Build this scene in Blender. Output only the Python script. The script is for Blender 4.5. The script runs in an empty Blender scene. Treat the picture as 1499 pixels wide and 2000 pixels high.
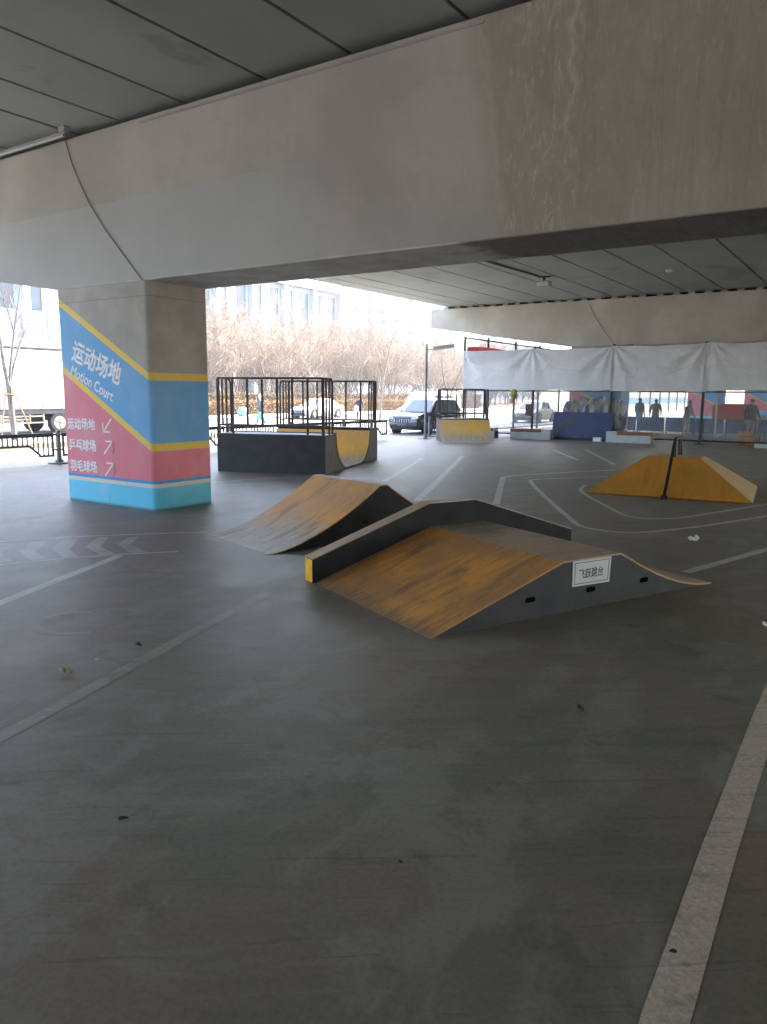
import bpy, bmesh, math, random
from math import sin, cos, tan, pi, radians as R, sqrt, atan2
from mathutils import Vector, Matrix

# World frame: X runs along the pier beams (towards -X is the street),
# Y runs along the bridge, Z is up, metres.  The photographer stands at the origin.
scene = bpy.context.scene
col = scene.collection
rnd = random.Random(11)

# ------------------------------------------------------------------ helpers
def link(o):
    col.objects.link(o); return o

def tag(o, label=None, cat=None, group=None, kind=None):
    if label: o['label'] = label
    if cat: o['category'] = cat
    if group: o['group'] = group
    if kind: o['kind'] = kind
    return o

def thing(name, label, cat, loc=(0, 0, 0), rz=0, group=None):
    o = bpy.data.objects.new(name, None)
    o.empty_display_size = .2
    o.location = loc; o.rotation_euler = (0, 0, rz)
    link(o)
    return tag(o, label, cat, group)

def copy_tree(o, loc=None, rz=None, label=None, parent=None):
    c = o.copy(); link(c)
    if parent is not None: c.parent = parent
    if loc is not None: c.location = loc
    if rz is not None: c.rotation_euler = (0, 0, rz)
    if label: c['label'] = label
    for ch in list(o.children):
        copy_tree(ch, parent=c)
    return c

class MB:
    """collects faces of ONE mesh object"""
    def __init__(self):
        self.v = []; self.f = []; self.m = []; self.cur = 0
    def add(self, pts, faces):
        b = len(self.v); self.v += [tuple(p) for p in pts]
        for f in faces:
            self.f.append([b + i for i in f]); self.m.append(self.cur)
        return self
    def box(self, x0, x1, y0, y1, z0, z1):
        p = [(x0, y0, z0), (x1, y0, z0), (x1, y1, z0), (x0, y1, z0), (x0, y0, z1), (x1, y0, z1), (x1, y1, z1), (x0, y1, z1)]
        return self.add(p, [(3, 2, 1, 0), (4, 5, 6, 7), (0, 1, 5, 4), (1, 2, 6, 5), (2, 3, 7, 6), (3, 0, 4, 7)])
    def prism(self, prof, a0, a1, axis='x'):
        """closed outline extruded along an axis; outline is (y,z) for x, (x,z) for y, (x,y) for z"""
        n = len(prof)
        def P(q, a):
            return {'x': (a, q[0], q[1]), 'y': (q[0], a, q[1]), 'z': (q[0], q[1], a)}[axis]
        pts = [P(q, a0) for q in prof] + [P(q, a1) for q in prof]
        fs = [tuple(range(n))[::-1], tuple(range(n, 2 * n))]
        for i in range(n):
            j = (i + 1) % n
            fs.append((i, j, n + j, n + i))
        return self.add(pts, fs)
    def tube(self, pts, r, n=8, caps=True):
        pts = [Vector(p) for p in pts]; k = len(pts)
        rs = r if isinstance(r, (list, tuple)) else [r] * k
        rings = []; up = None
        for i in range(k):
            d = (pts[min(i + 1, k - 1)] - pts[max(i - 1, 0)])
            if d.length < 1e-9: d = Vector((0, 0, 1))
            d.normalize()
            if up is None:
                up = d.orthogonal().normalized()
            else:
                up = up - d * up.dot(d)
                up = up.normalized() if up.length > 1e-6 else d.orthogonal().normalized()
            s = d.cross(up)
            rings.append([pts[i] + (up * cos(2 * pi * j / n) + s * sin(2 * pi * j / n)) * rs[i] for j in range(n)])
        P = [p for ring in rings for p in ring]; F = []
        for i in range(k - 1):
            for j in range(n):
                F.append((i * n + j, i * n + (j + 1) % n, (i + 1) * n + (j + 1) % n, (i + 1) * n + j))
        if caps:
            F.append(tuple(range(n))[::-1]); F.append(tuple(range((k - 1) * n, k * n)))
        return self.add(P, F)
    def bar(self, p, q, w, h):
        """rectangular bar from p to q, w across, h upward"""
        p = Vector(p); q = Vector(q); d = (q - p).normalized()
        s = d.cross(Vector((0, 0, 1)))
        s = Vector((1, 0, 0)) if s.length < 1e-4 else s.normalized()
        u = s.cross(d).normalized()
        P = []
        for e in (p, q):
            for a, b in ((-1, -1), (1, -1), (1, 1), (-1, 1)):
                P.append(e + s * (a * w / 2) + u * (b * h / 2))
        return self.add(P, [(3, 2, 1, 0), (4, 5, 6, 7), (0, 1, 5, 4), (1, 2, 6, 5), (2, 3, 7, 6), (3, 0, 4, 7)])
    def grid(self, fn, nx, ny, flip=False):
        P = [fn(i / nx, j / ny) for j in range(ny + 1) for i in range(nx + 1)]
        F = []
        for j in range(ny):
            for i in range(nx):
                a = j * (nx + 1) + i
                q = (a, a + 1, a + nx + 2, a + nx + 1)
                F.append(q[::-1] if flip else q)
        return self.add(P, F)
    def loft(self, rings, caps=True):
        n = len(rings[0]); P = [p for r in rings for p in r]; F = []
        for i in range(len(rings) - 1):
            for j in range(n):
                F.append((i * n + j, i * n + (j + 1) % n, (i + 1) * n + (j + 1) % n, (i + 1) * n + j))
        if caps:
            F.append(tuple(range(n))[::-1]); F.append(tuple(range((len(rings) - 1) * n, len(rings) * n)))
        return self.add(P, F)
    def ball(self, c, rx, ry, rz, n=12, k=8):
        rings = []
        for i in range(1, k):
            t = pi * i / k
            rings.append([(c[0] + rx * sin(t) * cos(2 * pi * j / n), c[1] + ry * sin(t) * sin(2 * pi * j / n), c[2] + rz * cos(t)) for j in range(n)])
        return self.loft(rings)
    def build(self, name, mat=None, parent=None, smooth=False, bevel=0, seg=2):
        me = bpy.data.meshes.new(name)
        me.from_pydata(self.v, [], self.f); me.update()
        bm = bmesh.new(); bm.from_mesh(me)
        bmesh.ops.recalc_face_normals(bm, faces=bm.faces)
        if bevel:
            bmesh.ops.remove_doubles(bm, verts=bm.verts, dist=1e-5)
            es = [e for e in bm.edges if len(e.link_faces) == 2 and e.calc_face_angle(0) > .5]
            bmesh.ops.bevel(bm, geom=es, offset=bevel, segments=seg, affect='EDGES', profile=.6)
        bm.to_mesh(me); bm.free()
        mats = mat if isinstance(mat, (list, tuple)) else [mat]
        for m in mats:
            if m: me.materials.append(m)
        if len(mats) > 1 and not bevel:
            for p, mi in zip(me.polygons, self.m): p.material_index = mi
        if smooth:
            me.shade_smooth()
            if smooth != 'all':
                me.set_sharp_from_angle(angle=R(40))
        o = bpy.data.objects.new(name, me); link(o)
        if parent is not None: o.parent = parent
        return o

def struct(name, mb, mat):
    o = mb.build(name, mat); o['kind'] = 'structure'; return o

# ------------------------------------------------------------------ materials
class NT:
    def __init__(self, name):
        self.m = bpy.data.materials.new(name); self.m.use_nodes = True
        self.t = self.m.node_tree; self.t.nodes.clear()
        self.out = self.t.nodes.new('ShaderNodeOutputMaterial')
        self.obj = self.t.nodes.new('ShaderNodeTexCoord').outputs['Object']
    def node(self, ty, **kw):
        n = self.t.nodes.new(ty)
        for k, v in kw.items(): setattr(n, k, v)
        return n
    def set(self, sock, v):
        if hasattr(v, 'is_linked') or isinstance(v, bpy.types.NodeSocket): self.t.links.new(v, sock)
        else:
            if sock.type == 'RGBA' and len(v) == 3: v = (*v, 1)
            sock.default_value = v
    def math(self, op, a, b=0.0, c=None, clamp=False):
        n = self.node('ShaderNodeMath', operation=op, use_clamp=clamp)
        self.set(n.inputs[0], a); self.set(n.inputs[1], b)
        if c is not None: self.set(n.inputs[2], c)
        return n.outputs[0]
    def noise(self, scale=1, detail=4, rough=.55, stretch=(1, 1, 1), off=(0, 0, 0), dist=0, vec=None):
        mp = self.node('ShaderNodeMapping'); self.set(mp.inputs['Vector'], vec or self.obj)
        mp.inputs['Scale'].default_value = stretch; mp.inputs['Location'].default_value = off
        n = self.node('ShaderNodeTexNoise'); self.set(n.inputs['Vector'], mp.outputs[0])
        n.inputs['Scale'].default_value = scale; n.inputs['Detail'].default_value = detail
        n.inputs['Roughness'].default_value = rough; n.inputs['Distortion'].default_value = dist
        return n.outputs['Fac']
    def smooth(self, x, lo, hi):
        n = self.node('ShaderNodeMapRange', interpolation_type='SMOOTHSTEP')
        self.set(n.inputs[0], x); n.inputs[1].default_value = lo; n.inputs[2].default_value = hi
        return n.outputs[0]
    def mix(self, f, a, b):
        n = self.node('ShaderNodeMix', data_type='RGBA')
        self.set(n.inputs[0], f); self.set(n.inputs[6], a); self.set(n.inputs[7], b)
        return n.outputs[2]
    def xyz(self):
        s = self.node('ShaderNodeSeparateXYZ'); self.t.links.new(self.obj, s.inputs[0]); return s.outputs
    def bump(self, h, strength=.3, dist=.01):
        n = self.node('ShaderNodeBump'); n.inputs['Strength'].default_value = strength
        n.inputs['Distance'].default_value = dist; self.set(n.inputs['Height'], h); return n.outputs[0]
    def bsdf(self, color, rough=.6, spec=.5, metal=0, normal=None, trans=0, alpha=None, coat=0):
        p = self.node('ShaderNodeBsdfPrincipled')
        self.set(p.inputs['Base Color'], color); self.set(p.inputs['Roughness'], rough)
        p.inputs['Specular IOR Level'].default_value = spec; p.inputs['Metallic'].default_value = metal
        p.inputs['Transmission Weight'].default_value = trans
        p.inputs['Coat Weight'].default_value = coat
        if normal is not None: self.set(p.inputs['Normal'], normal)
        if alpha is not None: self.set(p.inputs['Alpha'], alpha)
        return p.outputs[0]
    def done(self, sh):
        self.t.links.new(sh, self.out.inputs['Surface']); return self.m

def mul(c, k): return tuple(x * k for x in c)

def simple(name, c, rough=.6, var=.18, scale=6, spec=.5, metal=0, bump=.15, grain=None, coat=0):
    t = NT(name)
    n = t.noise(scale, 5)
    n2 = t.noise(grain or scale * 9, 3, off=(3, 7, 1))
    c2 = t.mix(t.smooth(n, .3, .7), mul(c, 1 - var), mul(c, 1 + var))
    c3 = t.mix(t.math('MULTIPLY', t.smooth(n2, .45, .75), .35), c2, mul(c, 1 - 1.6 * var))
    rr = t.math('ADD', t.math('MULTIPLY', n2, .16), rough - .08)
    return t.done(t.bsdf(c3, rr, spec, metal, t.bump(n2, bump, .004) if bump else None, coat=coat))

M = {}
M['black_panel'] = simple('black_panel', (.017, .018, .020), .62, .35, 4, spec=.22, bump=.1)
M['black_box'] = simple('black_box', (.032, .033, .037), .55, .25, 3, spec=.35, bump=.1)
M['grey_panel'] = simple('grey_panel', (.09, .095, .10), .5, .2, 4, bump=.1)
M['rail_paint'] = simple('rail_paint', (.028, .022, .022), .45, .2, 8)
M['steel'] = simple('steel', (.30, .32, .34), .45, .15, 8, metal=.4)
M['pole_grey'] = simple('pole_grey', (.26, .28, .31), .5, .12, 5)
M['lamp_grey'] = simple('lamp_grey', (.62, .62, .63), .5, .08, 6)
M['dark'] = simple('dark', (.012, .012, .013), .7, .2, 5)
M['void'] = simple('void', (.002, .002, .002), .95, .1, 5, spec=.02, bump=0)  # flat black paints the dark inside of the hand slots
M['side_glass'] = simple('side_glass', (.20, .23, .24), .12, .1, 1, bump=0, coat=1)  # pale base colour stands in for daylight seen through the side windows
M['rubber'] = simple('rubber', (.018, .018, .019), .85, .2, 10)
M['yellow_end'] = simple('yellow_end', (.85, .43, .012), .45, .14, 9)
M['sign_white'] = simple('sign_white', (.56, .56, .54), .55, .06, 6)
M['ink'] = simple('ink', (.03, .03, .032), .6, .1, 6)
M['mural_text'] = simple('mural_text', (.84, .80, .82), .6, .05, 6)
M['barrier'] = simple('barrier', (.035, .034, .045), .5, .2, 6)
M['barrier_base'] = simple('barrier_base', (.17, .19, .21), .6, .2, 6)
M['fence_green'] = simple('fence_green', (.022, .03, .032), .5, .2, 6)
M['wire'] = simple('wire', (.13, .15, .15), .5, .15, 6)
M['asphalt'] = simple('asphalt', (.115, .113, .112), .8, .2, .7, bump=.2, grain=40)
M['paving'] = simple('paving', (.30, .29, .275), .8, .14, .6, bump=.2, grain=20)
M['kerb'] = simple('kerb', (.27, .24, .19), .75, .12, 1.5)
M['earth'] = simple('earth', (.15, .115, .075), .9, .25, 1.2, grain=14)
M['bldg_white'] = simple('bldg_white', (.36, .39, .42), .7, .04, .4, bump=0)
M['bldg_shade'] = simple('bldg_tile_shade', (.22, .30, .37), .6, .08, .5, bump=0)
M['tower_white'] = simple('tower_white', (.66, .68, .70), .7, .04, .3, bump=0)
M['slab_grey'] = simple('slab_grey', (.33, .33, .34), .7, .1, 1)
M['win_dark'] = simple('win_dark', (.03, .045, .06), .3, .2, .6, bump=0)
M['win_blue'] = simple('win_blue', (.025, .05, .075), .3, .2, .6, bump=0)
M['win_frame'] = simple('win_frame', (.15, .125, .10), .5, .1, 2, bump=0)
def truck_mat():
    t = NT('truck_white'); X, Y, Z = t.xyz(); n = t.noise(1.2, 5, .6, (1, 1, .4)); f = t.noise(9, 5, .7)
    d = t.smooth(t.math('ADD', Z, t.math('MULTIPLY', n, .7)), 2.2, 1.35)      # browner tone towards the lower edge
    c = t.mix(t.math('MULTIPLY', d, .75), (.52, .51, .47), (.27, .225, .17))
    c = t.mix(t.math('MULTIPLY', t.smooth(f, .5, .7), .15), c, (.3, .27, .22))
    return t.done(t.bsdf(c, .55, .4))
M['truck_white'] = truck_mat()
M['truck_frame'] = simple('truck_frame', (.25, .215, .17), .6, .12, 3)
M['chassis'] = simple('chassis', (.03, .033, .045), .7, .2, 4)
M['rim'] = simple('rim', (.27, .26, .24), .45, .12, 7, metal=.3)
M['car_white'] = simple('car_white', (.72, .72, .72), .25, .02, 1, bump=0, coat=.5)
M['car_dark'] = simple('car_dark', (.055, .065, .085), .2, .05, 1, bump=0, coat=1)
M['glass'] = simple('car_glass', (.06, .085, .095), .06, .1, 1, bump=0, spec=.8, coat=1)
M['lamp_glass'] = simple('lamp_glass', (.6, .62, .65), .15, .05, 4, bump=0, coat=1)
M['red_glass'] = simple('red_glass', (.45, .03, .03), .2, .1, 4, bump=0, coat=1)
M['chrome'] = simple('chrome', (.55, .56, .58), .25, .05, 4, metal=.9, bump=0)
M['plate_blue'] = simple('plate_blue', (.05, .09, .18), .4, .05, 4, bump=0)
M['bark'] = simple('bark', (.20, .17, .145), .85, .22, 5, grain=30)
M['bark_pale'] = simple('bark_pale', (.15, .155, .165), .8, .2, 5, grain=30)
M['stake'] = simple('stake', (.24, .19, .13), .75, .15, 6)
M['bench_white'] = simple('bench_white', (.50, .51, .51), .7, .1, 3)
M['bench_wood'] = simple('bench_wood', (.25, .105, .055), .6, .2, 5)
M['bench_end'] = simple('bench_end', (.30, .20, .125), .6, .2, 5)
M['bench_dark'] = simple('bench_dark', (.10, .055, .045), .6, .2, 5)
M['navy'] = simple('navy', (.028, .045, .125), .5, .25, 3)
M['red_cloth'] = simple('red_cloth', (.52, .045, .035), .7, .15, 4)
M['red_panel'] = simple('red_panel', (.50, .05, .04), .55, .12, 4)
M['dull_red'] = simple('dull_red', (.10, .04, .04), .6, .15, 4)
M['court_blue'] = simple('court_blue', (.03, .055, .19), .6, .2, 3)
M['hoard_white'] = simple('hoard_white', (.70, .70, .62), .6, .05, 1)
M['hoard_blue'] = simple('hoard_blue', (.22, .42, .62), .6, .06, 1)
M['paper'] = simple('paper', (.72, .72, .70), .7, .06, 9)
M['leaf'] = simple('dry_leaf', (.34, .28, .19), .75, .2, 30)
M['scrap'] = simple('scrap', (.03, .028, .026), .8, .3, 40)
M['orange'] = simple('orange', (.50, .19, .04), .6, .14, 5)
M['plank'] = simple('plank', (.23, .135, .075), .7, .2, 5)
M['cable'] = simple('cable', (.085, .085, .08), .6, .2, 8)
M['tube_white'] = simple('tube_white', (.56, .58, .56), .45, .06, 5)
M['bearing'] = simple('bearing', (.36, .355, .335), .8, .18, 6)
M['skin'] = simple('skin', (.42, .25, .18), .6, .08, 20, bump=0)
M['hair'] = simple('hair', (.02, .018, .016), .7, .2, 30)
M['hood_grey'] = simple('hood_grey', (.42, .40, .44), .8, .12, 12)
M['cloth_blue'] = simple('cloth_blue', (.055, .085, .135), .8, .2, 12)
M['cloth_black'] = simple('cloth_black', (.022, .025, .032), .8, .2, 12)
M['cloth_slate'] = simple('cloth_slate', (.075, .105, .125), .8, .2, 12)
M['cloth_grey'] = simple('cloth_grey', (.22, .20, .18), .8, .2, 12)
M['cloth_tan'] = simple('cloth_tan', (.30, .25, .20), .8, .2, 12)
M['shoe'] = simple('shoe', (.40, .37, .36), .6, .2, 12)
M['bag_green'] = simple('bag_green', (.10, .42, .34), .5, .15, 9)
M['bag_white'] = simple('bag_white', (.75, .75, .76), .5, .08, 9)
M['stand_in_blue'] = simple('stand_in_blue', (.14, .26, .50), .5, .15, 5)
M['bundle'] = simple('bundle', (.33, .31, .06), .8, .6, 9)
M['pink_paper'] = simple('pink_paper', (.55, .38, .30), .8, .2, 9)

def floor_shader(t, paint=None):
    """worn grey green court floor; paint = (colour, noise fn) laid into it where the paint still holds"""
    mp = t.node('ShaderNodeMapping'); t.set(mp.inputs['Vector'], t.obj)      # wiping streaks run obliquely
    mp.inputs['Rotation'].default_value = (0, 0, R(-36)); V = mp.outputs[0]
    big = t.noise(.42, 5, .6, (1, 1.3, 1)); mid = t.noise(1.5, 8, .66, (1, .6, 1), (5, 2, 0), .5)
    st = t.noise(1.3, 8, .70, (.55, 4.5, 1), (1, 3, 0), .5, V)
    scr = t.noise(3.2, 5, .6, (.35, 6.5, 1), (7, 3, 0), 1.2, V)
    spot = t.noise(2.6, 5, .6, off=(9, 9, 0)); fine = t.noise(38, 8, .75); grit = t.noise(260, 3, .7)
    c = t.mix(t.smooth(big, .40, .60), (.186, .176, .130), (.232, .180, .136))
    c = t.mix(t.math('MULTIPLY', t.smooth(mid, .47, .60), .60), c, (.305, .28, .238))
    if paint: c = paint(t, c)
    c = t.mix(t.math('MULTIPLY', t.smooth(st, .50, .64), .30), c, mul_n(t, c, .64))
    c = t.mix(t.math('MULTIPLY', t.smooth(st, .46, .34), .30), c, (.28, .27, .245))
    c = t.mix(t.math('MULTIPLY', t.smooth(scr, .615, .66), .40), c, mul_n(t, c, .5))
    c = t.mix(t.math('MULTIPLY', t.smooth(spot, .58, .66), .45), c, mul_n(t, c, .55))
    c = t.mix(t.math('MULTIPLY', t.smooth(fine, .46, .64), .42), c, mul_n(t, c, .62))
    c = t.mix(t.math('MULTIPLY', t.smooth(fine, .42, .32), .35), c, (.32, .31, .28))
    c = t.mix(t.math('MULTIPLY', t.smooth(grit, .58, .68), .32), c, mul_n(t, c, 1.6))
    c = t.mix(t.math('MULTIPLY', t.smooth(grit, .42, .34), .40), c, mul_n(t, c, .5))
    rg = t.math('ADD', t.math('ADD', t.math('MULTIPLY', mid, .30), t.math('MULTIPLY', fine, .20)), .26)
    h = t.math('ADD', t.math('MULTIPLY', fine, .8), t.math('MULTIPLY', grit, .4))
    return t.done(t.bsdf(c, rg, .45, 0, t.bump(h, .30, .004)))
def mul_n(t, c, k):
    n = t.node('ShaderNodeMix', data_type='RGBA', blend_type='MULTIPLY')
    n.inputs[0].default_value = 1; t.set(n.inputs[6], c); t.set(n.inputs[7], (k, k, k)); return n.outputs[2]
M['floor'] = floor_shader(NT('plaza_floor'))

def marking(name, c, lo, hi, scale=3.0, max_op=.85):
    def paint(t, base):
        n = t.noise(scale, 8, .70); f = t.noise(40, 4, .7, off=(4, 4, 0)); big = t.noise(.8, 3, off=(9, 2, 0))
        k = t.math('ADD', t.math('MULTIPLY', n, .6), t.math('ADD', t.math('MULTIPLY', f, .2), t.math('MULTIPLY', big, .2)))
        op = t.math('MULTIPLY', t.smooth(k, lo, hi), max_op)
        return t.mix(op, base, t.mix(t.smooth(f, .35, .7), mul(c, .85), mul(c, 1.1)))
    return floor_shader(NT(name), paint)
M['line'] = marking('white_line', (.60, .58, .54), .24, .52, 3.0, .92)
M['line_worn'] = marking('white_line_worn', (.52, .51, .48), .30, .60, 3.0, .66)
M['line_bold'] = marking('white_line_bold', (.68, .57, .46), .24, .50, 4, .95)
M['line_faint'] = marking('white_line_faint', (.50, .455, .38), .30, .62, 2.2, .52)
M['lane'] = marking('lane_paint', (.225, .172, .158), .30, .62, 1.2, .8)

def concrete(name, base, stain=False, twotone=False):
    t = NT(name); X, Y, Z = t.xyz()
    big = t.noise(.5, 5); mid = t.noise(2.6, 6, .6, off=(2, 1, 4)); fine = t.noise(60, 3, off=(1, 1, 1))
    c = t.mix(t.smooth(big, .38, .62), mul(base, .88), mul(base, 1.08))
    run = t.noise(2.2, 7, .68, (2.6, 2.6, .16), (5, 5, 1), .4); pore = t.noise(26, 6, .75, off=(1, 7, 1))
    c = t.mix(t.math('MULTIPLY', t.smooth(mid, .50, .66), .28), c, mul(base, .80))
    c = t.mix(t.math('MULTIPLY', t.smooth(run, .54, .70), .11), c, mul(base, .72))
    c = t.mix(t.math('MULTIPLY', t.smooth(pore, .56, .66), .30), c, mul(base, .72))
    c = t.mix(t.math('MULTIPLY', t.smooth(pore, .40, .32), .20), c, mul(base, 1.22))
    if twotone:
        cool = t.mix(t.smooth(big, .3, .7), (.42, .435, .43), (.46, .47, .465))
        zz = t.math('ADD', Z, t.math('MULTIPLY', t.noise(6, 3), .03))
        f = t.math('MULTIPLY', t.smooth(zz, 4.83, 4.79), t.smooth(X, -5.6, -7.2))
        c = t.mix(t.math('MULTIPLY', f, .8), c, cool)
    bumpsrc = fine
    if stain:
        wob = t.noise(1.4, 5, .6, (1, 1, .5), (3, 3, 3))
        xx = t.math('ADD', X, t.math('MULTIPLY', t.math('SUBTRACT', wob, .5), .35))
        xx = t.math('SUBTRACT', xx, t.math('MULTIPLY', t.math('SUBTRACT', Z, 5.0), -.16))
        zone = t.smooth(xx, -4.2, -3.80)
        streak = t.noise(3.0, 7, .7, (3.2, 1, .22), (1, 0, 0), .6)
        blot = t.noise(1.6, 7, .68, (1.2, 1, .7), (7, 0, 2), .8)
        dirty = t.mix(t.smooth(blot, .35, .68), (.325, .292, .24), (.385, .352, .30))
        dirty = t.mix(t.math('MULTIPLY', t.smooth(streak, .50, .66), .28), dirty, (.225, .19, .15))
        c = t.mix(t.math('MULTIPLY', zone, .9), c, dirty)
        # lime bloom running down in threads
        thr = t.math('ABSOLUTE', t.math('ADD', t.math('ADD', X, 3.02), t.math('MULTIPLY', t.math('SUBTRACT', t.noise(1.9, 5, .6, (1, 1, 1.3), (0, 5, 5)), .5), .42)))
        thr = t.math('MULTIPLY', t.smooth(thr, .07, .0), t.smooth(Z, 4.35, 4.75))
        edge = t.math('MULTIPLY', t.smooth(t.math('ABSOLUTE', t.math('ADD', xx, 3.93)), .10, .0), .45)
        lime = t.noise(5.5, 9, .74, (2.4, 1, .7), (2, 2, 9), 1.2)
        near = t.smooth(t.math('ABSOLUTE', t.math('ADD', X, 3.35)), .75, .1)
        far = t.smooth(X, -3.6, -2.8)
        patch = t.math('MULTIPLY', t.smooth(lime, .49, .64), t.math('ADD', t.math('MULTIPLY', near, .95), t.math('MULTIPLY', far, .42)))
        top = t.math('MULTIPLY', t.math('MULTIPLY', t.smooth(Z, 5.45, 5.85), t.smooth(lime, .42, .62)), near)
        w = t.math('MAXIMUM', t.math('MAXIMUM', thr, edge), t.math('MAXIMUM', patch, top), clamp=True)
        w = t.math('MULTIPLY', w, t.smooth(t.noise(14, 6, .7, (2, 1, .6)), .34, .62))
        c = t.mix(t.math('MULTIPLY', w, .8), c, (.54, .51, .45))
        # floor bounce light painted into the pale patched underside, then the wet part
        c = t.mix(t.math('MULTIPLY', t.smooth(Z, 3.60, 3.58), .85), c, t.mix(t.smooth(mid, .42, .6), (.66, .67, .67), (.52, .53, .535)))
        soff = t.math('MULTIPLY', t.smooth(Z, 3.60, 3.58), t.smooth(t.math('ADD', X, t.math('MULTIPLY', blot, 1.0)), -3.9, -3.5))
        c = t.mix(t.math('MULTIPLY', soff, .85), c, t.mix(t.smooth(streak, .3, .7), (.105, .092, .075), (.19, .165, .135)))
    h = t.math('ADD', t.math('MULTIPLY', fine, .35), mid)
    return t.done(t.bsdf(c, .78, .35, 0, t.bump(h, .18, .012)))
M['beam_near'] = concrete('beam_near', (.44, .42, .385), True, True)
M['beam_far'] = concrete('beam_far', (.50, .47, .41))
M['pier_plain'] = concrete('pier_plain', (.36, .34, .315))

def soffit_mat():
    t = NT('soffit'); big = t.noise(.35, 5, .6, (1, .6, 1)); blot = t.noise(.55, 6, .62, (1, .7, 1), (4, 4, 4), .6); fine = t.noise(40, 3)
    c = t.mix(t.smooth(big, .3, .7), (.295, .325, .295), (.375, .395, .365))
    c = t.mix(t.math('MULTIPLY', t.smooth(blot, .58, .66), .45), c, (.20, .205, .195))
    c = t.mix(t.math('MULTIPLY', t.smooth(fine, .5, .8), .25), c, (.26, .26, .25))
    return t.done(t.bsdf(c, .75, .35, 0, t.bump(fine, .12, .006)))
M['soffit'] = soffit_mat()

def mural_mat():
    """painted pier: sky blue foot, white and blue bands, pink, blue and yellow bands falling to the corner"""
    t = NT('mural'); X, Y, Z = t.xyz()       # local: X 0 at the right front corner, towards -X left
    w = t.math('MULTIPLY', t.math('SUBTRACT', t.noise(9, 3), .5), .012)
    z = t.math('ADD', Z, w)
    n = t.noise(2.0, 5); f = t.noise(45, 3)
    up = t.math('MAXIMUM', t.math('MULTIPLY', t.math('ADD', X, .06), -1), 0.0)     # distance left of the corner
    s1 = t.math('SUBTRACT', z, t.math('MULTIPLY', up, .560))
    s2 = t.math('SUBTRACT', z, t.math('MULTIPLY', up, .560))
    def step(x, e, wd=.006): return t.smooth(x, e - wd, e + wd)
    conc = t.mix(t.smooth(n, .3, .7), (.345, .32, .29), (.40, .375, .34))
    yel = (.80, .56, .10); blu = (.14, .39, .70); pink = (.74, .205, .265); sky = (.13, .58, .82); whi = (.70, .66, .60); blu2 = (.06, .29, .62)
    c = t.mix(step(z, .36), sky, whi)
    c = t.mix(step(z, .425), c, blu2)
    c = t.mix(step(z, .475), c, pink)
    c = t.mix(step(s2, .95), c, yel)
    c = t.mix(step(s2, 1.07), c, blu)
    c = t.mix(step(s1, 2.06), c, yel)
    c = t.mix(step(s1, 2.18), c, conc)
    joint = t.smooth(t.math('ABSOLUTE', t.math('SUBTRACT', z, 3.345)), .012, .003)
    c = t.mix(t.math('MULTIPLY', joint, .5), c, (.14, .13, .12))
    # scuffs and kick marks
    sc = t.noise(2.2, 7, .7, (2.5, 2.5, .8), (3, 1, 4), .8)
    c = t.mix(t.math('MULTIPLY', t.math('MULTIPLY', t.smooth(sc, .60, .68), t.smooth(Z, 1.3, .3)), .5), c, (.12, .12, .12))
    pore = t.noise(30, 6, .75, off=(2, 2, 2)); fade = t.noise(1.1, 6, .65, (1, 1, .5), (6, 1, 1))
    c = t.mix(t.math('MULTIPLY', t.smooth(fade, .48, .64), .08), c, (.72, .70, .68))
    c = t.mix(t.math('MULTIPLY', t.smooth(pore, .58, .66), .25), c, (.18, .17, .17))
    c = t.mix(t.math('MULTIPLY', t.smooth(f, .5, .85), .16), c, (.2, .2, .2))
    c = t.mix(t.math('MULTIPLY', t.smooth(n, .45, .8), .14), c, (.75, .7, .7))
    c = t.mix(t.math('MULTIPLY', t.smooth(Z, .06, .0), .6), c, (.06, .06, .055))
    return t.done(t.bsdf(c, .62, .28, 0, t.bump(f, .12, .006)))
M['mural'] = mural_mat()

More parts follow.
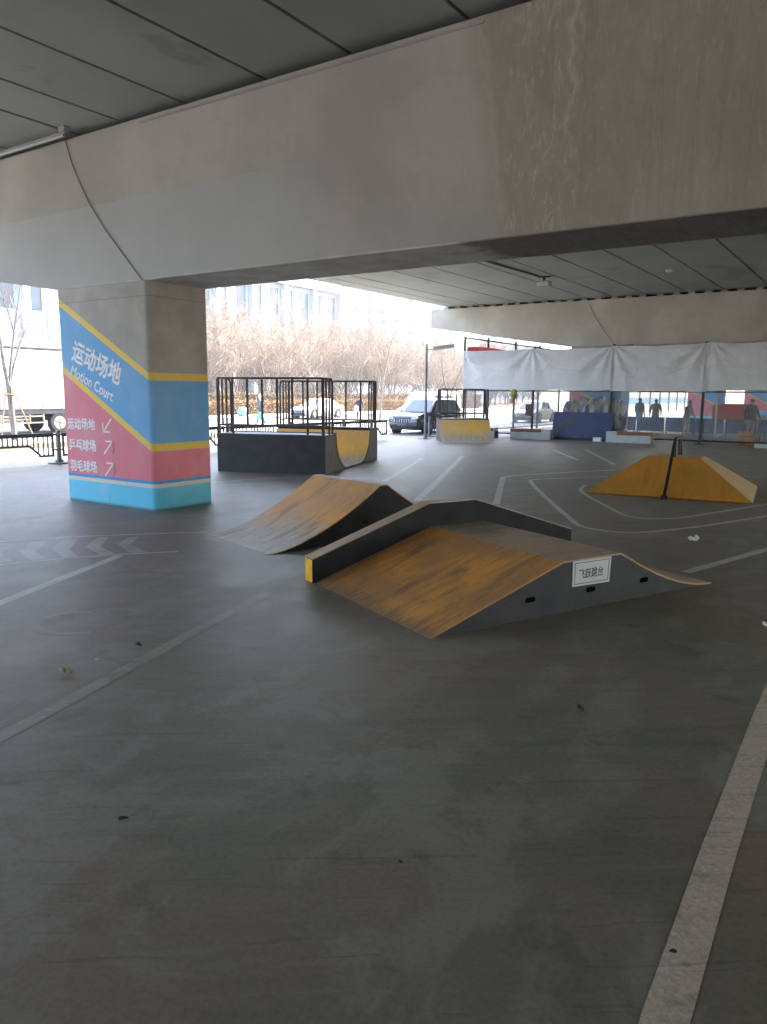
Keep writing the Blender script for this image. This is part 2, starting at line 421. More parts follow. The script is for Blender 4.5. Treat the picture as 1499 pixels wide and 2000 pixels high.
def wood(name, orange, brown, dark, grey, worn=None, worn2=None, streak=.5, axis='y'):
    """scuffed painted plywood: streaks follow the riding direction"""
    t = NT(name); X, Y, Z = t.xyz()
    st = (3.2, .55, .55) if axis == 'y' else (.55, 3.2, .55)
    a = t.noise(2.2, 7, .66, st, (1, 2, 0), .5)
    b = t.noise(6.5, 7, .7, st, (4, 1, 3), .3)
    cl = t.noise(1.3, 5, .6, off=(6, 3, 2))
    grain = t.noise(16, 4, .6, (4, .6, .6) if axis == 'y' else (.6, 4, .6))
    c = t.mix(t.smooth(cl, .36, .64), brown, orange)
    c = t.mix(t.math('MULTIPLY', t.smooth(a, .48, .70), streak), c, dark)
    c = t.mix(t.math('MULTIPLY', t.smooth(b, .55, .72), streak * .9), c, mul(dark, .8))
    c = t.mix(t.math('MULTIPLY', t.smooth(b, .46, .30), .35), c, mul(orange, 1.15))
    c = t.mix(t.math('MULTIPLY', t.smooth(grain, .5, .75), .22), c, mul(brown, .6))
    if worn:
        s = {'x': X, 'y': Y, 'z': Z}[worn[0]]
        s = t.math('ADD', s, t.math('MULTIPLY', t.math('SUBTRACT', t.noise(2.4, 6, .65, st), .5), worn[3] if len(worn) > 3 else .5))
        m = t.smooth(s, worn[1], worn[2])
        g2 = t.noise(5.0, 8, .75, (5, .7, .7) if axis == 'y' else (.7, 5, .7), (8, 8, 1), .6)
        g = t.mix(t.smooth(g2, .42, .6), mul(grey, .6), grey)
        g = t.mix(t.math('MULTIPLY', t.smooth(g2, .57, .66), .8), g, (.50, .48, .44))
        g = t.mix(t.math('MULTIPLY', t.smooth(a, .52, .66), .7), g, mul(dark, 1.1))
        c = t.mix(t.math('MULTIPLY', m, .9), c, g)
    h = t.math('ADD', grain, t.math('MULTIPLY', b, .5))
    rg = t.math('ADD', t.math('MULTIPLY', b, .25), .40)
    return t.done(t.bsdf(c, rg, .45, 0, t.bump(h, .15, .004)))
M['wood_front'] = wood('wood_front', (0.702, 0.298, 0.0468), (0.409, 0.193, 0.0702), (0.146, 0.0877, 0.0526), (0.281, 0.181, 0.0936), ('y', .20, -.04, .28), streak=.78)
M['wood_deck'] = wood('wood_deck', (0.515, 0.328, 0.175), (0.421, 0.292, 0.187), (0.187, 0.14, 0.0994), (0.515, 0.45, 0.363), ('x', 1.5, .2, 1.5), streak=.5)
M['wood_ledge'] = wood('wood_ledge', (0.491, 0.31, 0.17), (0.409, 0.275, 0.175), (0.187, 0.14, 0.105), (0.585, 0.515, 0.433), ('y', 1.35, 1.55, .2), streak=.4)
M['wood_bank'] = wood('wood_bank', (.85, .375, .055), (.64, .335, .145), (.17, .115, .085), (.60, .53, .47), ('y', 1.15, .35, .7), streak=.6)
M['wood_hip'] = wood('wood_hip', (0.679, 0.275, 0.0292), (0.538, 0.252, 0.0328), (0.234, 0.117, 0.0351), (0.351, 0.292, 0.211), streak=.42)
M['wood_hip_side'] = wood('wood_hip_side', (0.538, 0.351, 0.164), (0.48, 0.328, 0.175), (0.269, 0.187, 0.117), (0.421, 0.351, 0.246), streak=.4, axis='x')
M['wood_quarter'] = wood('wood_quarter', (0.85, 0.491, 0.0877), (0.725, 0.456, 0.222), (0.491, 0.316, 0.152), (0.562, 0.491, 0.409), ('z', .45, .12, .35), streak=.3)
M['wood_mini'] = wood('wood_mini', (0.85, 0.468, 0.0702), (0.702, 0.398, 0.129), (0.445, 0.304, 0.14), (0.538, 0.491, 0.433), ('z', .30, .08, .25), streak=.35)

def cloth_mat():
    t = NT('banner_cloth'); n = t.noise(3, 5); f = t.noise(60, 3)
    c = t.mix(t.smooth(n, .35, .7), (.76, .77, .79), (.83, .83, .84))
    d = t.bsdf(c, .8, .2, 0, t.bump(f, .06, .003))
    tl = t.node('ShaderNodeBsdfTranslucent'); tl.inputs[0].default_value = (.75, .77, .80, 1)
    mx = t.node('ShaderNodeMixShader'); mx.inputs[0].default_value = .30
    t.set(mx.inputs[1], d); t.set(mx.inputs[2], tl.outputs[0])
    return t.done(mx.outputs[0])
M['cloth'] = cloth_mat()

def film_mat():
    t = NT('plastic_film'); n = t.noise(2.2, 5, .6, off=(3, 1, 1))
    g = t.bsdf((.62, .66, .66), .22, .7, 0, t.bump(t.noise(4, 5, .6), .5, .05))
    tr = t.node('ShaderNodeBsdfTransparent').outputs[0]
    mx = t.node('ShaderNodeMixShader')
    t.set(mx.inputs[0], t.math('ADD', t.math('MULTIPLY', t.smooth(n, .30, .75), .20), .09))
    t.set(mx.inputs[1], tr); t.set(mx.inputs[2], g)
    return t.done(mx.outputs[0])
M['film'] = film_mat()

def twig_mat(name, a, b):
    t = NT(name); n = t.noise(.8, 4); info = t.node('ShaderNodeObjectInfo').outputs['Random']
    c = t.mix(t.math('ADD', t.math('MULTIPLY', n, .6), t.math('MULTIPLY', info, .4)), a, b)
    return t.done(t.bsdf(c, .8, .25))
M['twig'] = twig_mat('twig', (.245, .195, .15), (.345, .28, .21))
M['hedge'] = twig_mat('hedge_leaf', (.30, .16, .07), (.17, .135, .06))
M['hedge_core'] = simple('hedge_core', (.06, .05, .03), .9, .3, 3)

def heap_mat():
    t = NT('heap_cloth'); v = t.node('ShaderNodeTexVoronoi'); mp = t.node('ShaderNodeMapping')
    t.set(mp.inputs['Vector'], t.obj); mp.inputs['Scale'].default_value = (7, 3, 2.2); mp.inputs['Rotation'].default_value = (0, .5, 0)
    t.set(v.inputs['Vector'], mp.outputs[0]); v.inputs['Scale'].default_value = 1
    s = t.node('ShaderNodeSeparateColor'); t.set(s.inputs[0], v.outputs['Color'])
    c = t.mix(t.smooth(s.outputs[0], .3, .34), (.03, .035, .05), (.42, .26, .12))
    c = t.mix(t.smooth(s.outputs[1], .62, .66), c, (.06, .14, .30))
    c = t.mix(t.smooth(s.outputs[2], .82, .85), c, (.55, .52, .48))
    return t.done(t.bsdf(c, .75, .3))
M['heap'] = heap_mat()

# ------------------------------------------------------------------ text
def text_part(name, body, height, mat, parent, loc, rot=(pi / 2, 0, 0), bold=.0, sx=1.0, roll=0, depth=.0015, align='LEFT'):
    cu = bpy.data.curves.new(name, 'FONT'); cu.body = body; cu.size = height; cu.extrude = .002; cu.bevel_depth = bold; cu.bevel_resolution = 0
    cu.align_x = align; cu.resolution_u = 3
    o = bpy.data.objects.new(name, cu); link(o)
    bpy.context.view_layer.update()
    dg = bpy.context.evaluated_depsgraph_get()
    me = bpy.data.meshes.new_from_object(o.evaluated_get(dg))
    bpy.data.objects.remove(o); bpy.data.curves.remove(cu)
    me.name = name
    me.transform(Matrix.Rotation(roll, 4, 'Z') @ Matrix.Diagonal((sx, 1, depth / (.002 + bold), 1)))
    me.materials.clear(); me.materials.append(mat)
    ob = bpy.data.objects.new(name, me); link(ob); ob.parent = parent
    ob.location = loc; ob.rotation_euler = rot
    return ob

# ------------------------------------------------------------------ camera
F_PX, PITCH, ROLL, YAW = 1468.56, .157595, .0078276, .590454
cp, sp, cr, sr = cos(PITCH), sin(PITCH), cos(ROLL), sin(ROLL)
def to_world(x, y, z): return Vector((x * cos(YAW) - y * sin(YAW), x * sin(YAW) + y * cos(YAW), z))
# viewing axes of a phone held 1.9 m up, tipped 9 degrees down, turned 34 degrees left of the bridge axis
rt0, up0, fw0 = Vector((1, 0, 0)), Vector((0, sp, cp)), Vector((0, cp, -sp))
rt, up = cr * rt0 + sr * up0, -sr * rt0 + cr * up0
rt, up, fw = [to_world(*v) for v in (rt, up, fw0)]
cam = bpy.data.cameras.new('camera'); cam_o = link(bpy.data.objects.new('camera', cam))
cam.sensor_fit = 'HORIZONTAL'; cam.sensor_width = 36; cam.lens = 36 * F_PX / 1499
cam.clip_start = .05; cam.clip_end = 3000
mw = Matrix((rt, up, -fw)).transposed().to_4x4(); mw.translation = Vector((0, 0, 1.9))
cam_o.matrix_world = mw
scene.camera = cam_o

# ------------------------------------------------------------------ light
SUN_EL, SUN_X, SUN_Y = R(47), .26, .966
w = bpy.data.worlds.new('World'); scene.world = w; w.use_nodes = True
nt = w.node_tree; bg = nt.nodes['Background']
sky = nt.nodes.new('ShaderNodeTexSky'); sky.sky_type = 'NISHITA'; sky.sun_disc = False
sky.sun_elevation = SUN_EL; sky.sun_rotation = atan2(SUN_X, SUN_Y)
sky.air_density = 1.0; sky.dust_density = 4.0; sky.ozone_density = 1.0
nt.links.new(sky.outputs[0], bg.inputs[0]); bg.inputs[1].default_value = .15
sl = bpy.data.lights.new('sun', 'SUN'); sl.energy = 2.4; sl.angle = R(.5); sl.color = (1, .95, .87)
so = link(bpy.data.objects.new('sun', sl))
sd = Vector((SUN_X * cos(SUN_EL), SUN_Y * cos(SUN_EL), sin(SUN_EL)))
so.rotation_euler = sd.to_track_quat('Z', 'Y').to_euler(); so.location = (0, 0, 60)
vs = scene.view_settings; vs.view_transform = 'Standard'; vs.look = 'None'; vs.gamma = 1; vs.exposure = 3.5
scene.cycles.max_bounces = 10; scene.cycles.diffuse_bounces = 6; scene.cycles.transparent_max_bounces = 24
scene.cycles.use_denoising = True; scene.cycles.denoising_prefilter = 'NONE'

# ================================================================== SETTING
struct('ground', MB().box(-900, 900, -500, 1300, -.5, -.02), M['earth'])
struct('plaza_floor', MB().box(-20.4, 60, -60, 130, -.2, 0), M['floor'])
struct('pavement', MB().box(-29.5, -20.4, -60, 130, -.2, -.012), M['paving'])
struct('road', MB().box(-37.6, -29.5, -60, 160, -.2, -.016), M['asphalt'])
struct('far_pavement', MB().box(-42.2, -37.6, -60, 160, -.2, .11), M['paving'])
struct('planting_bed', MB().box(-66, -42.2, -60, 200, -.2, .13), M['earth'])
kb = MB().box(-28.2, -23.3, 2, 24, -.1, .16)
struct('raised_kerb', kb, M['kerb'])

def ribbon(pts, w, z, closed=False):
    mb = MB(); P = []; n = len(pts)
    ws = w if isinstance(w, (list, tuple)) else [w] * n
    # resample smoothly
    for i in range(n):
        a = Vector(pts[max(i - 1, 0)]); b = Vector(pts[min(i + 1, n - 1)]); d = (b - a).normalized()
        s = Vector((-d.y, d.x)) * ws[i] / 2; p = Vector(pts[i])
        P += [(p.x + s.x, p.y + s.y, z), (p.x - s.x, p.y - s.y, z)]
    return mb.add(P, [(2 * i, 2 * i + 1, 2 * i + 3, 2 * i + 2) for i in range(n - 1)])

def smooth_line(pts, k=5):
    out = []
    for i in range(len(pts) - 1):
        p0, p1, p2, p3 = [Vector(pts[max(0, min(len(pts) - 1, i + d))]) for d in (-1, 0, 1, 2)]
        for j in range(k):
            t = j / k
            out.append(.5 * ((2 * p1) + (p2 - p0) * t + (2 * p0 - 5 * p1 + 4 * p2 - p3) * t * t + (3 * p1 - p0 - 3 * p2 + p3) * t ** 3))
    out.append(Vector(pts[-1])); return [(p.x, p.y) for p in out]

D = smooth_line([(-5.36, 17.44), (-6.11, 16.46), (-6.50, 15.86), (-6.44, 15.40), (-5.43, 13.57), (-4.09, 11.30), (-3.66, 10.62), (-3.30, 10.42), (-2.82, 10.52), (-2.25, 11.45), (-1.51, 13.25), (-.7, 15.4)])
Ei = smooth_line([(-5.25, 15.5), (-4.95, 14.4), (-3.84, 12.62), (-3.40, 11.98), (-3.05, 11.82), (-2.72, 12.05), (-2.45, 12.6), (-1.69, 14.71), (-1.2, 16.1)])
lane = MB()
lane.add([(x, y, .0008) for x, y in [(-9.7, 4.2), (-9.22, 5.04), (-8.82, 5.71), (-8.28, 6.34), (-7.58, 7.08), (-6.66, 6.36), (-7.37, 5.45), (-7.76, 4.82), (-7.98, 4.35), (-8.3, 3.5)]], [tuple(range(10))])
n_ = min(len(D), len(Ei))
lp = [(D[int(i * (len(D) - 1) / (n_ - 1))], Ei[int(i * (len(Ei) - 1) / (n_ - 1))]) for i in range(n_)]
lane.add([(*q, .0008) for a in lp for q in a], [(2 * i, 2 * i + 1, 2 * i + 3, 2 * i + 2) for i in range(n_ - 1)])
struct('floor_lane', lane, M['lane'])
ln = MB()
def put(pts, w, z=.0015): 
    r = ribbon(pts, w, z); ln.add(r.v, r.f)
put(D, .09); put(Ei, .08)
put([(-9.36, 4.74), (-9.22, 5.04), (-8.82, 5.71), (-8.28, 6.34), (-7.62, 7.05)], .05)
put([(-8.08, 4.07), (-7.98, 4.35), (-7.76, 4.82), (-7.37, 5.45), (-6.95, 5.95)], .05)
put([(-6.3, 3.0), (-6.51, 3.52), (-6.88, 4.37), (-7.32, 5.41)], .12)
put([(-9.02, 13.46), (-10.02, 15.87), (-11.36, 18.97)], .13)
put([(-6.89, 11.35), (-8.29, 14.64), (-10.85, 20.56)], .14)
put([(-5.56, 11.81), (-6.77, 14.6), (-7.30, 15.83), (-7.22, 16.3), (-6.72, 17.38), (-5.74, 19.08)], .12)
put([(-1.7, 8.43), (-1.44, 9.3), (-1.14, 10.33), (-.8, 11.6)], .11)
put([(-9.63, 24.84), (-7.45, 21.26)], .12); put([(-8.72, 25.6), (-6.22, 20.63)], .12)
put([(-11.72, 11.02), (-11.57, 11.85), (-11.17, 12.92)], .06); put([(-11.36, 10.75), (-10.55, 12.04)], .05)
struct('floor_line', ln, M['line'])
lb = ribbon([(-.30, .6), (-.405, 2.165), (-.435, 3.2), (-.46, 4.85), (-.47, 8.6)], .135, .0015)
struct('floor_line', lb, M['line_bold'])
ch = MB()
for c in [[(-9.2, 4.91), (-8.93, 5.1), (-8.55, 4.69), (-8.02, 4.52), (-8.04, 4.35), (-8.71, 4.58)],
          [(-8.91, 5.29), (-8.78, 5.45), (-8.29, 4.95), (-7.84, 4.81), (-7.9, 4.66), (-8.49, 4.86)],
          [(-8.67, 5.57), (-8.55, 5.7), (-8.09, 5.27), (-7.62, 5.08), (-7.72, 4.95), (-8.31, 5.17)],
          [(-8.47, 5.93), (-8.38, 6.04), (-7.92, 5.58), (-7.34, 5.4), (-7.46, 5.28), (-8.07, 5.47)],
          [(-8.17, 6.18), (-8.08, 6.28), (-7.75, 5.9), (-7.23, 5.71), (-7.29, 5.55), (-7.88, 5.8)]]:
    ch.add([(x, y, .0022) for x, y in c], [(0, 1, 2, 5), (5, 2, 3, 4)])
struct('floor_chevron', ch, M['line_worn'])
ln = MB()
put([(-3.72, 1.2), (-4.0, 2.35), (-4.28, 3.31), (-4.56, 4.29), (-4.80, 5.2)], .11)
put(smooth_line([(-5.6, 3.82), (-5.75, 3.70), (-5.75, 3.48), (-5.65, 3.33), (-5.44, 3.28), (-5.28, 3.33), (-5.12, 3.47)]), .07)
put([(-10.56, 5.95), (-10.09, 6.14), (-10.47, 6.48), (-10.76, 6.15), (-10.56, 5.95)], .05)
struct('floor_line', ln, M['line_faint'])

# ------------------------------------------------------------------ bridge
deck = thing('bridge_deck', 'grey concrete underside of the road bridge overhead with long parallel joints', 'bridge deck', (0, 0, 0))
XS = [-18.25, -17.35, -16.35, -14.55, -13.02, -11.35, -10.25, -8.85, -7.3, -5.9, -4.3, -2.9, -1.4, .1, 1.6, 3.1, 4.6, 6.1, 7.6, 9.1, 10.6, 12.1, 13.6, 15.1, 16.6, 18.1, 19.6, 21.1, 22.6, 24.1, 25.6, 27.1]  # deck widened unseen to the right to block side light on the column
for a, b in zip(XS[:-1], XS[1:]):
    MB().box(a + (.03 if a > -18 else 0), b - .03, -45, 150, 5.98 if a > -18 else 5.985, 6.4).build('girder', M['soffit'], deck)
MB().box(-18.1, 27.0, -45, 150, 6.402, 7.1).build('road_slab', M['soffit'], deck)
MB().prism([(-18.9, 6.75), (-18.255, 6.402), (-18.255, 7.5), (-18.9, 7.5)], -45, 150, 'y').build('parapet', M['pier_plain'], deck)
MB().prism([(27.8, 6.75), (27.12, 6.402), (27.12, 7.5), (27.8, 7.5)], -45, 150, 'y').build('parapet', M['pier_plain'], deck)

def cap_beam(label, y0, y1, zb, zt, mat, tip, bearings):
    o = thing('cap_beam', label, 'beam', (0, 0, 0))
    prof = [(-19.05, zt), (-19.05, tip), (-11.93, zb), (20.0, zb), (27.0, tip), (27.0, zt)]
    m = MB().prism(prof, y0, y1, 'y'); m.build('beam_body', mat, o, bevel=.03)
    k = 0
    while bearings:
        x = -18.4 + k * .62 + rnd.uniform(-.05, .05); k += 1
        if x > -1: break
        MB().box(x, x + .26, y0 + .10, y0 + .5, zt + .002, 5.978).build('bearing_pad', M['bearing'], o)
    MB().box(-18.4, 26.5, y0 + .5, y1 - .1, zt + .003, 5.977).build('bearing_strip', M['chassis'], o)
    return o
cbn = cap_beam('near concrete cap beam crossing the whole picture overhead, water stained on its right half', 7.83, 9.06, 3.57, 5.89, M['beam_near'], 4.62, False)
cbf = cap_beam('far concrete cap beam above the white banner, clean, with a row of pale bearing pads on top', 32.43, 33.55, 3.93, 5.88, M['beam_far'], 5.03, True)
cap_beam('third concrete cap beam, farthest away behind the fence', 57, 58.1, 3.93, 5.88, M['beam_far'], 5.03, False)
# cables that hang over the seam of each cap beam
def seam(o, pts, y):
    MB().tube([(x, y, z) for x, z in pts], .007, 6).build('seam_cable', M['cable'], o, True)
seam(cbn, [(-11.46, 5.9), (-11.32, 5.5), (-11.12, 5.15), (-10.93, 4.85), (-10.55, 4.4), (-10.1, 3.95), (-9.72, 3.575)], 7.815)
seam(cbf, [(-11.30, 5.9), (-11.0, 5.3), (-10.6, 4.7), (-10.05, 3.98)], 32.41)
MB().box(-9.62, -4, 7.815, 7.828, 5.80, 5.83).build('ledge_strip', M['slab_grey'], cbn)

def pier(label, x_r, y_f, h, lettered):
    o = thing('bridge_column', label, 'column', (x_r, y_f, 0))
    prof = []
    W, Dp, r = 2.31, 1.24, .10
    for sx_, sy_, a0, q in ((0, 0, -90, .10), (0, Dp, 0, .10), (-W, Dp, 90, .05), (-W, 0, 180, .025)):
        cx = sx_ + (q if sx_ < 0 else -q); cy = sy_ + (-q if sy_ > 0 else q)
        for k in range(6):
            a = R(a0 + 18 * k); prof.append((cx + q * cos(a), cy + q * sin(a)))
    MB().prism(prof, 0, h, 'z').build('shaft', M['mural'], o, True)
    if lettered:
        def T(body, size, x, z, **k): return text_part('lettering', body, size, M['mural_text'], o, (x - x_r, -.0022, z), **k)
        T('运动场地', .385, -11.64, 2.44, bold=.011, sx=.86, roll=R(-19.5))
        T('Motion Court', .25, -11.70, 2.17, bold=.004, sx=.83, roll=R(-22.5))
        T('运动场地', .205, -11.86, 1.255, bold=.0065, sx=.95, roll=R(0))
        T('乒乓球场', .205, -11.85, .895, bold=.0065, sx=.94, roll=R(0))
        T('羽毛球场', .205, -11.85, .535, bold=.0065, sx=.94, roll=R(0))
        def arrow(s):
            a = MB()
            for (p, q) in s: a.bar((p[0] - x_r, -.0025, p[1]), (q[0] - x_r, -.0025, q[1]), .003, .026)
            a.build('arrow', M['mural_text'], o)
        arrow([((-10.65, 1.44), (-10.87, 1.22)), ((-10.88, 1.37), (-10.87, 1.21)), ((-10.88, 1.22), (-10.70, 1.22))])
        arrow([((-10.88, .85), (-10.645, 1.07)), ((-10.83, 1.065), (-10.635, 1.065)), ((-10.645, 1.075), (-10.645, .88))])
        arrow([((-10.88, .48), (-10.645, .705)), ((-10.83, .70), (-10.635, .70)), ((-10.645, .71), (-10.645, .51))])
    return o
pier('near concrete column painted pink, blue and yellow with white Chinese lettering and arrows', -9.62, 7.83, 3.57, True)
pier('painted pink and blue column behind the chain link fence under the far beam', -9.62, 32.44, 3.93, False)
pier('painted column standing deep behind the fence, second to last in its row', -9.9, 57, 3.93, False)
pier('farthest painted column of the row behind the fence at the right edge', -9.9, 81.6, 3.93, False)

tl = thing('tube_light', 'long pale fluorescent tube fitting under the bridge deck at the top left', 'light')
MB().box(-13.6, -11.22, 7.61, 7.65, 5.83, 5.865).build('tube', M['tube_white'], tl, bevel=.01)
MB().box(-13.6, -11.19, 7.61, 7.65, 5.867, 5.90).build('housing', M['slab_grey'], tl)
for x in (-11.3, -13.5): MB().box(x, x + .15, 7.59, 7.67, 5.902, 5.979).build('bracket', M['slab_grey'], tl)
fl = thing('floodlight', 'square floodlight hanging under the bridge deck between the two beams', 'light', (-10.62, 25.9, 5.978))
MB().prism([(-.26, -.36), (.26, -.36), (.20, -.16), (-.20, -.16)], -.16, .16, 'y').build('housing', M['steel'], fl)
MB().box(-.22, .22, -.17, -.162, -.34, -.20).build('lens', M['lamp_glass'], fl)
MB().box(-.03, .03, -.05, .05, -.155, 0).box(-.22, .22, -.08, .08, -.03, 0).build('bracket', M['dark'], fl)
MB().tube([(-.1, -.3, -.02), (-.5, -8, -.03), (-.75, -16.5, -.03)], .035, 6).build('cable', M['cable'], fl)
sp_ = thing('ceiling_lamp', 'small round white lamp on the underside of the bridge deck', 'light', (-6.55, 26.6, 5.978))
MB().ball((0, 0, -.02), .14, .14, .07).build('globe', M['tube_white'], sp_, 'all')
# ================================================================== RAMPS
TH = .014
def sheet(name, prof, x0, x1, mat, parent, th=TH):
    """plywood skin laid over a profile of (y,z) points"""
    top = prof; n = len(prof); bot = []
    for i in range(n):
        a = Vector(prof[max(i - 1, 0)]); b = Vector(prof[min(i + 1, n - 1)]); d = (b - a).normalized()
        nn = Vector((-d.y, d.x)); bot.append((prof[i][0] - nn.x * th, prof[i][1] - nn.y * th))
    return MB().prism(list(top) + bot[::-1], x0, x1).build(name, mat, parent)

def under(prof, d=TH + .002):
    n = len(prof); out = []
    for i in range(n):
        a = Vector(prof[max(i - 1, 0)]); b = Vector(prof[min(i + 1, n - 1)]); t = (b - a).normalized()
        out.append((prof[i][0] + t.y * d, max(prof[i][1] - t.x * d, 0.0)))
    return out

# --- fun box with ledge
fb = thing('fun_box', 'low orange plywood jump box with black sides, a raised ledge and a white sign', 'skate ramp', (-4.66, 5.74, 0), R(-24.68))
front = [(-.004, .006), (1.40, .460)]
flat = [(1.403, .461), (2.135, .461)]
back = [(2.138, .460)] + [(2.138 + 1.36 * t, .460 * (1 - t) ** 1.75 + .008) for t in [i / 12 for i in range(1, 13)]]
body = [(0.02, 0)] + [(.05, .006), (1.40, .444), (2.13, .444)] + [(y - .01, max(z - .016, .002)) for y, z in back[1:-1]] + [(3.45, 0)]
MB().prism(body, .006, 2.0).build('side_panel', M['black_box'], fb)
sheet('front_ramp', front, .002, 2.006, M['wood_front'], fb)
sheet('top_deck', flat, .002, 2.006, M['wood_deck'], fb)
sheet('back_ramp', back, .002, 2.006, M['wood_deck'], fb)
ledge = [(-.035, 0), (-.035, .244), (1.375, .708), (2.02, .708), (3.54, .236), (3.54, 0)]
MB().prism(ledge, -.162, -.002).build('ledge_body', M['black_panel'], fb)
sheet('ledge_top', [(-.038, .252), (1.378, .720), (2.022, .720), (3.545, .247)], -.166, .002, M['wood_ledge'], fb, .011)
MB().box(-.158, -.006, -.041, -.0365, .006, .238).build('ledge_end', M['yellow_end'], fb)
def capsule_x(x0, x1, y, z, w, h):
    pr = []
    for s, a0 in ((1, -90), (-1, 90)):
        for k in range(7):
            a = R(a0 + 30 * k); pr.append((y + s * (w - h) / 2 + h / 2 * cos(a), z + h / 2 * sin(a)))
    return MB().prism(pr, x0, x1)
for y, z in ((1.039, .168), (1.761, .165), (2.472, .163)):
    capsule_x(1.985, 2.003, y, z, .115, .046).build('hand_slot', M['void'], fb)
sg = MB().prism([(1.523, .217), (1.99, .209), (2.003, .443), (1.519, .447)], 2.002, 2.006).build('sign_plate', M['sign_white'], fb)
bd = MB()
for p, q in (((1.55, .238), (1.965, .232)), ((1.965, .232), (1.975, .424)), ((1.975, .424), (1.547, .427)), ((1.547, .427), (1.55, .238))):
    bd.bar((2.0072, *p), (2.0072, *q), .0018, .005)
b_ = bd.build('sign_border', M['ink'], sg)
text_part('lettering', '飞跃跳台', .098, M['ink'], sg, (2.0065, 1.595, .285), rot=(pi / 2, 0, pi / 2), bold=.0012, sx=.80, depth=.0008)

# --- curved launch ramp behind it
bk = thing('launch_ramp', 'curved orange launch ramp with black sides and a worn scuffed foot', 'skate ramp', (-7.41, 6.88, 0), R(-16.5))
c1 = [(1.69 * i / 16, .006 + .70 * ((i / 16) ** 1.62)) for i in range(17)]
c2 = [(1.82 + 1.65 * i / 16, .006 + .70 * ((1 - i / 16) ** 1.62)) for i in range(17)]
body = [(.05, 0)] + [(y + .004, max(z - .016, .001)) for y, z in c1[1:]] + [(y - .004, max(z - .016, .001)) for y, z in c2[:-1]] + [(3.40, 0)]
MB().prism(body, .006, 1.524).build('side_panel', M['black_panel'], bk)
sheet('front_ramp', c1, .002, 1.531, M['wood_bank'], bk)
sheet('top_deck', [(1.693, .708), (1.817, .708)], .002, 1.531, M['wood_ledge'], bk)
sheet('back_ramp', c2, .002, 1.531, M['wood_bank'], bk)
capsule_x(1.51, 1.5262, 1.45, .24, .10, .036).build('hand_slot', M['void'], bk)

# --- hip ramp with grind rail
hp = thing('pyramid_ramp', 'orange four sided pyramid ramp with a black grind rail running over its top', 'skate ramp', (-4.8, 14.23, 0), R(6.2))
A = [(0, 0), (2.92, 0), (2.92, 2.81), (0, 2.81)]; B = [(.93, 1.04), (1.93, 1.04), (1.93, 1.86), (.93, 1.86)]; zt = .69
for i, nm, mt in ((0, 'front_slope', 'wood_hip'), (1, 'side_slope', 'wood_hip_side'), (2, 'back_slope', 'wood_hip'), (3, 'side_slope', 'wood_hip_side')):
    j = (i + 1) % 4
    lo = [(*A[i], .022), (*A[j], .022)]; hi = [(*B[j], zt), (*B[i], zt)]
    cx, cy = 1.43, 1.43
    def inn(p): return (p[0] + (cx - p[0]) * .02, p[1] + (cy - p[1]) * .02, p[2] - .02)
    q = lo + hi; q2 = [inn(p) for p in q]
    MB().add(q + q2, [(0, 1, 2, 3), (7, 6, 5, 4), (0, 4, 5, 1), (1, 5, 6, 2), (2, 6, 7, 3), (3, 7, 4, 0)]).build(nm, M[mt], hp)
MB().box(.95, 1.91, 1.06, 1.84, zt - .03, zt + .003).build('top_deck', M['wood_deck'], hp)
MB().prism([(.03, .03), (2.89, .03), (2.89, 2.78), (.03, 2.78)], 0, .021, 'z').build('skirt', M['black_panel'], hp)
gr = MB()
gx = 1.445
gr.bar((gx, -.13, .0), (gx, 1.05, 1.035), .05, .05); gr.bar((gx, 1.03, 1.045), (gx, 1.90, 1.045), .05, .05); gr.bar((gx, 1.88, 1.035), (gx, 3.0, .0), .05, .05)
gl = gr.build('grind_rail', M['dark'], hp)
e = MB()
for s in (-.029,):
    e.bar((gx + s, -.13, .004), (gx + s, 1.05, 1.039), .008, .052)
e.build('rail_edge', M['steel'], gl)
MB().box(gx - .05, gx + .05, -.20, -.06, 0, .07).build('rail_foot', M['dark'], gl)
for yy in (1.12, 1.78):
    MB().box(gx - .025, gx + .025, yy - .025, yy + .025, zt + .003, 1.02).build('rail_post', M['rail_paint'], gl)

# --- railings on platforms
def railing(parent, x0, x1, yb, yf, z0, zt, n, back_is_low_y=True, post_ids=(1, -2), r=.026):
    """U shaped guard rail: back run at yb, two returns towards yf with rounded front corners"""
    zb = z0 + .20
    o = MB()
    o.bar((x0, yb, zt), (x1, yb, zt), .05, .05); o.bar((x0, yb, zb), (x1, yb, zb), .05, .045)
    s = 1 if yf > yb else -1
    for x in (x0, x1):
        # return: top tube bends down to the deck
        L = abs(yf - yb); rr = .16
        pts = [(x, yb, zt), (x, yf - s * rr, zt)] + [(x, yf - s * rr + s * rr * sin(R(a)), zt - rr + rr * cos(R(a))) for a in (22, 45, 68, 90)] + [(x, yf, z0)]
        o.tube(pts, r, 7)
        o.bar((x, yb, zb), (x, yf, zb), .04, .03)
    top = o.build('rail_frame', M['rail_paint'], parent)
    for i in range(n):
        x = x0 + (x1 - x0) * i / (n - 1)
        wd = .06 if i in (0, n - 1) else .042
        zl = z0 if i in (0, n - 1) or i in post_ids or (i - n) in post_ids else zb
        MB().box(x - wd / 2, x + wd / 2, yb - wd / 2, yb + wd / 2, zl, zt - .012).build('rail_bar', M['rail_paint'], top)
    for x in (x0, x1):
        for k in (1, 2):
            yy = yb + (yf - yb) * k / 3.1
            MB().box(x - .018, x + .018, yy - .018, yy + .018, z0 if k == 2 else zb, zt - .012).build('rail_bar', M['rail_paint'], top)

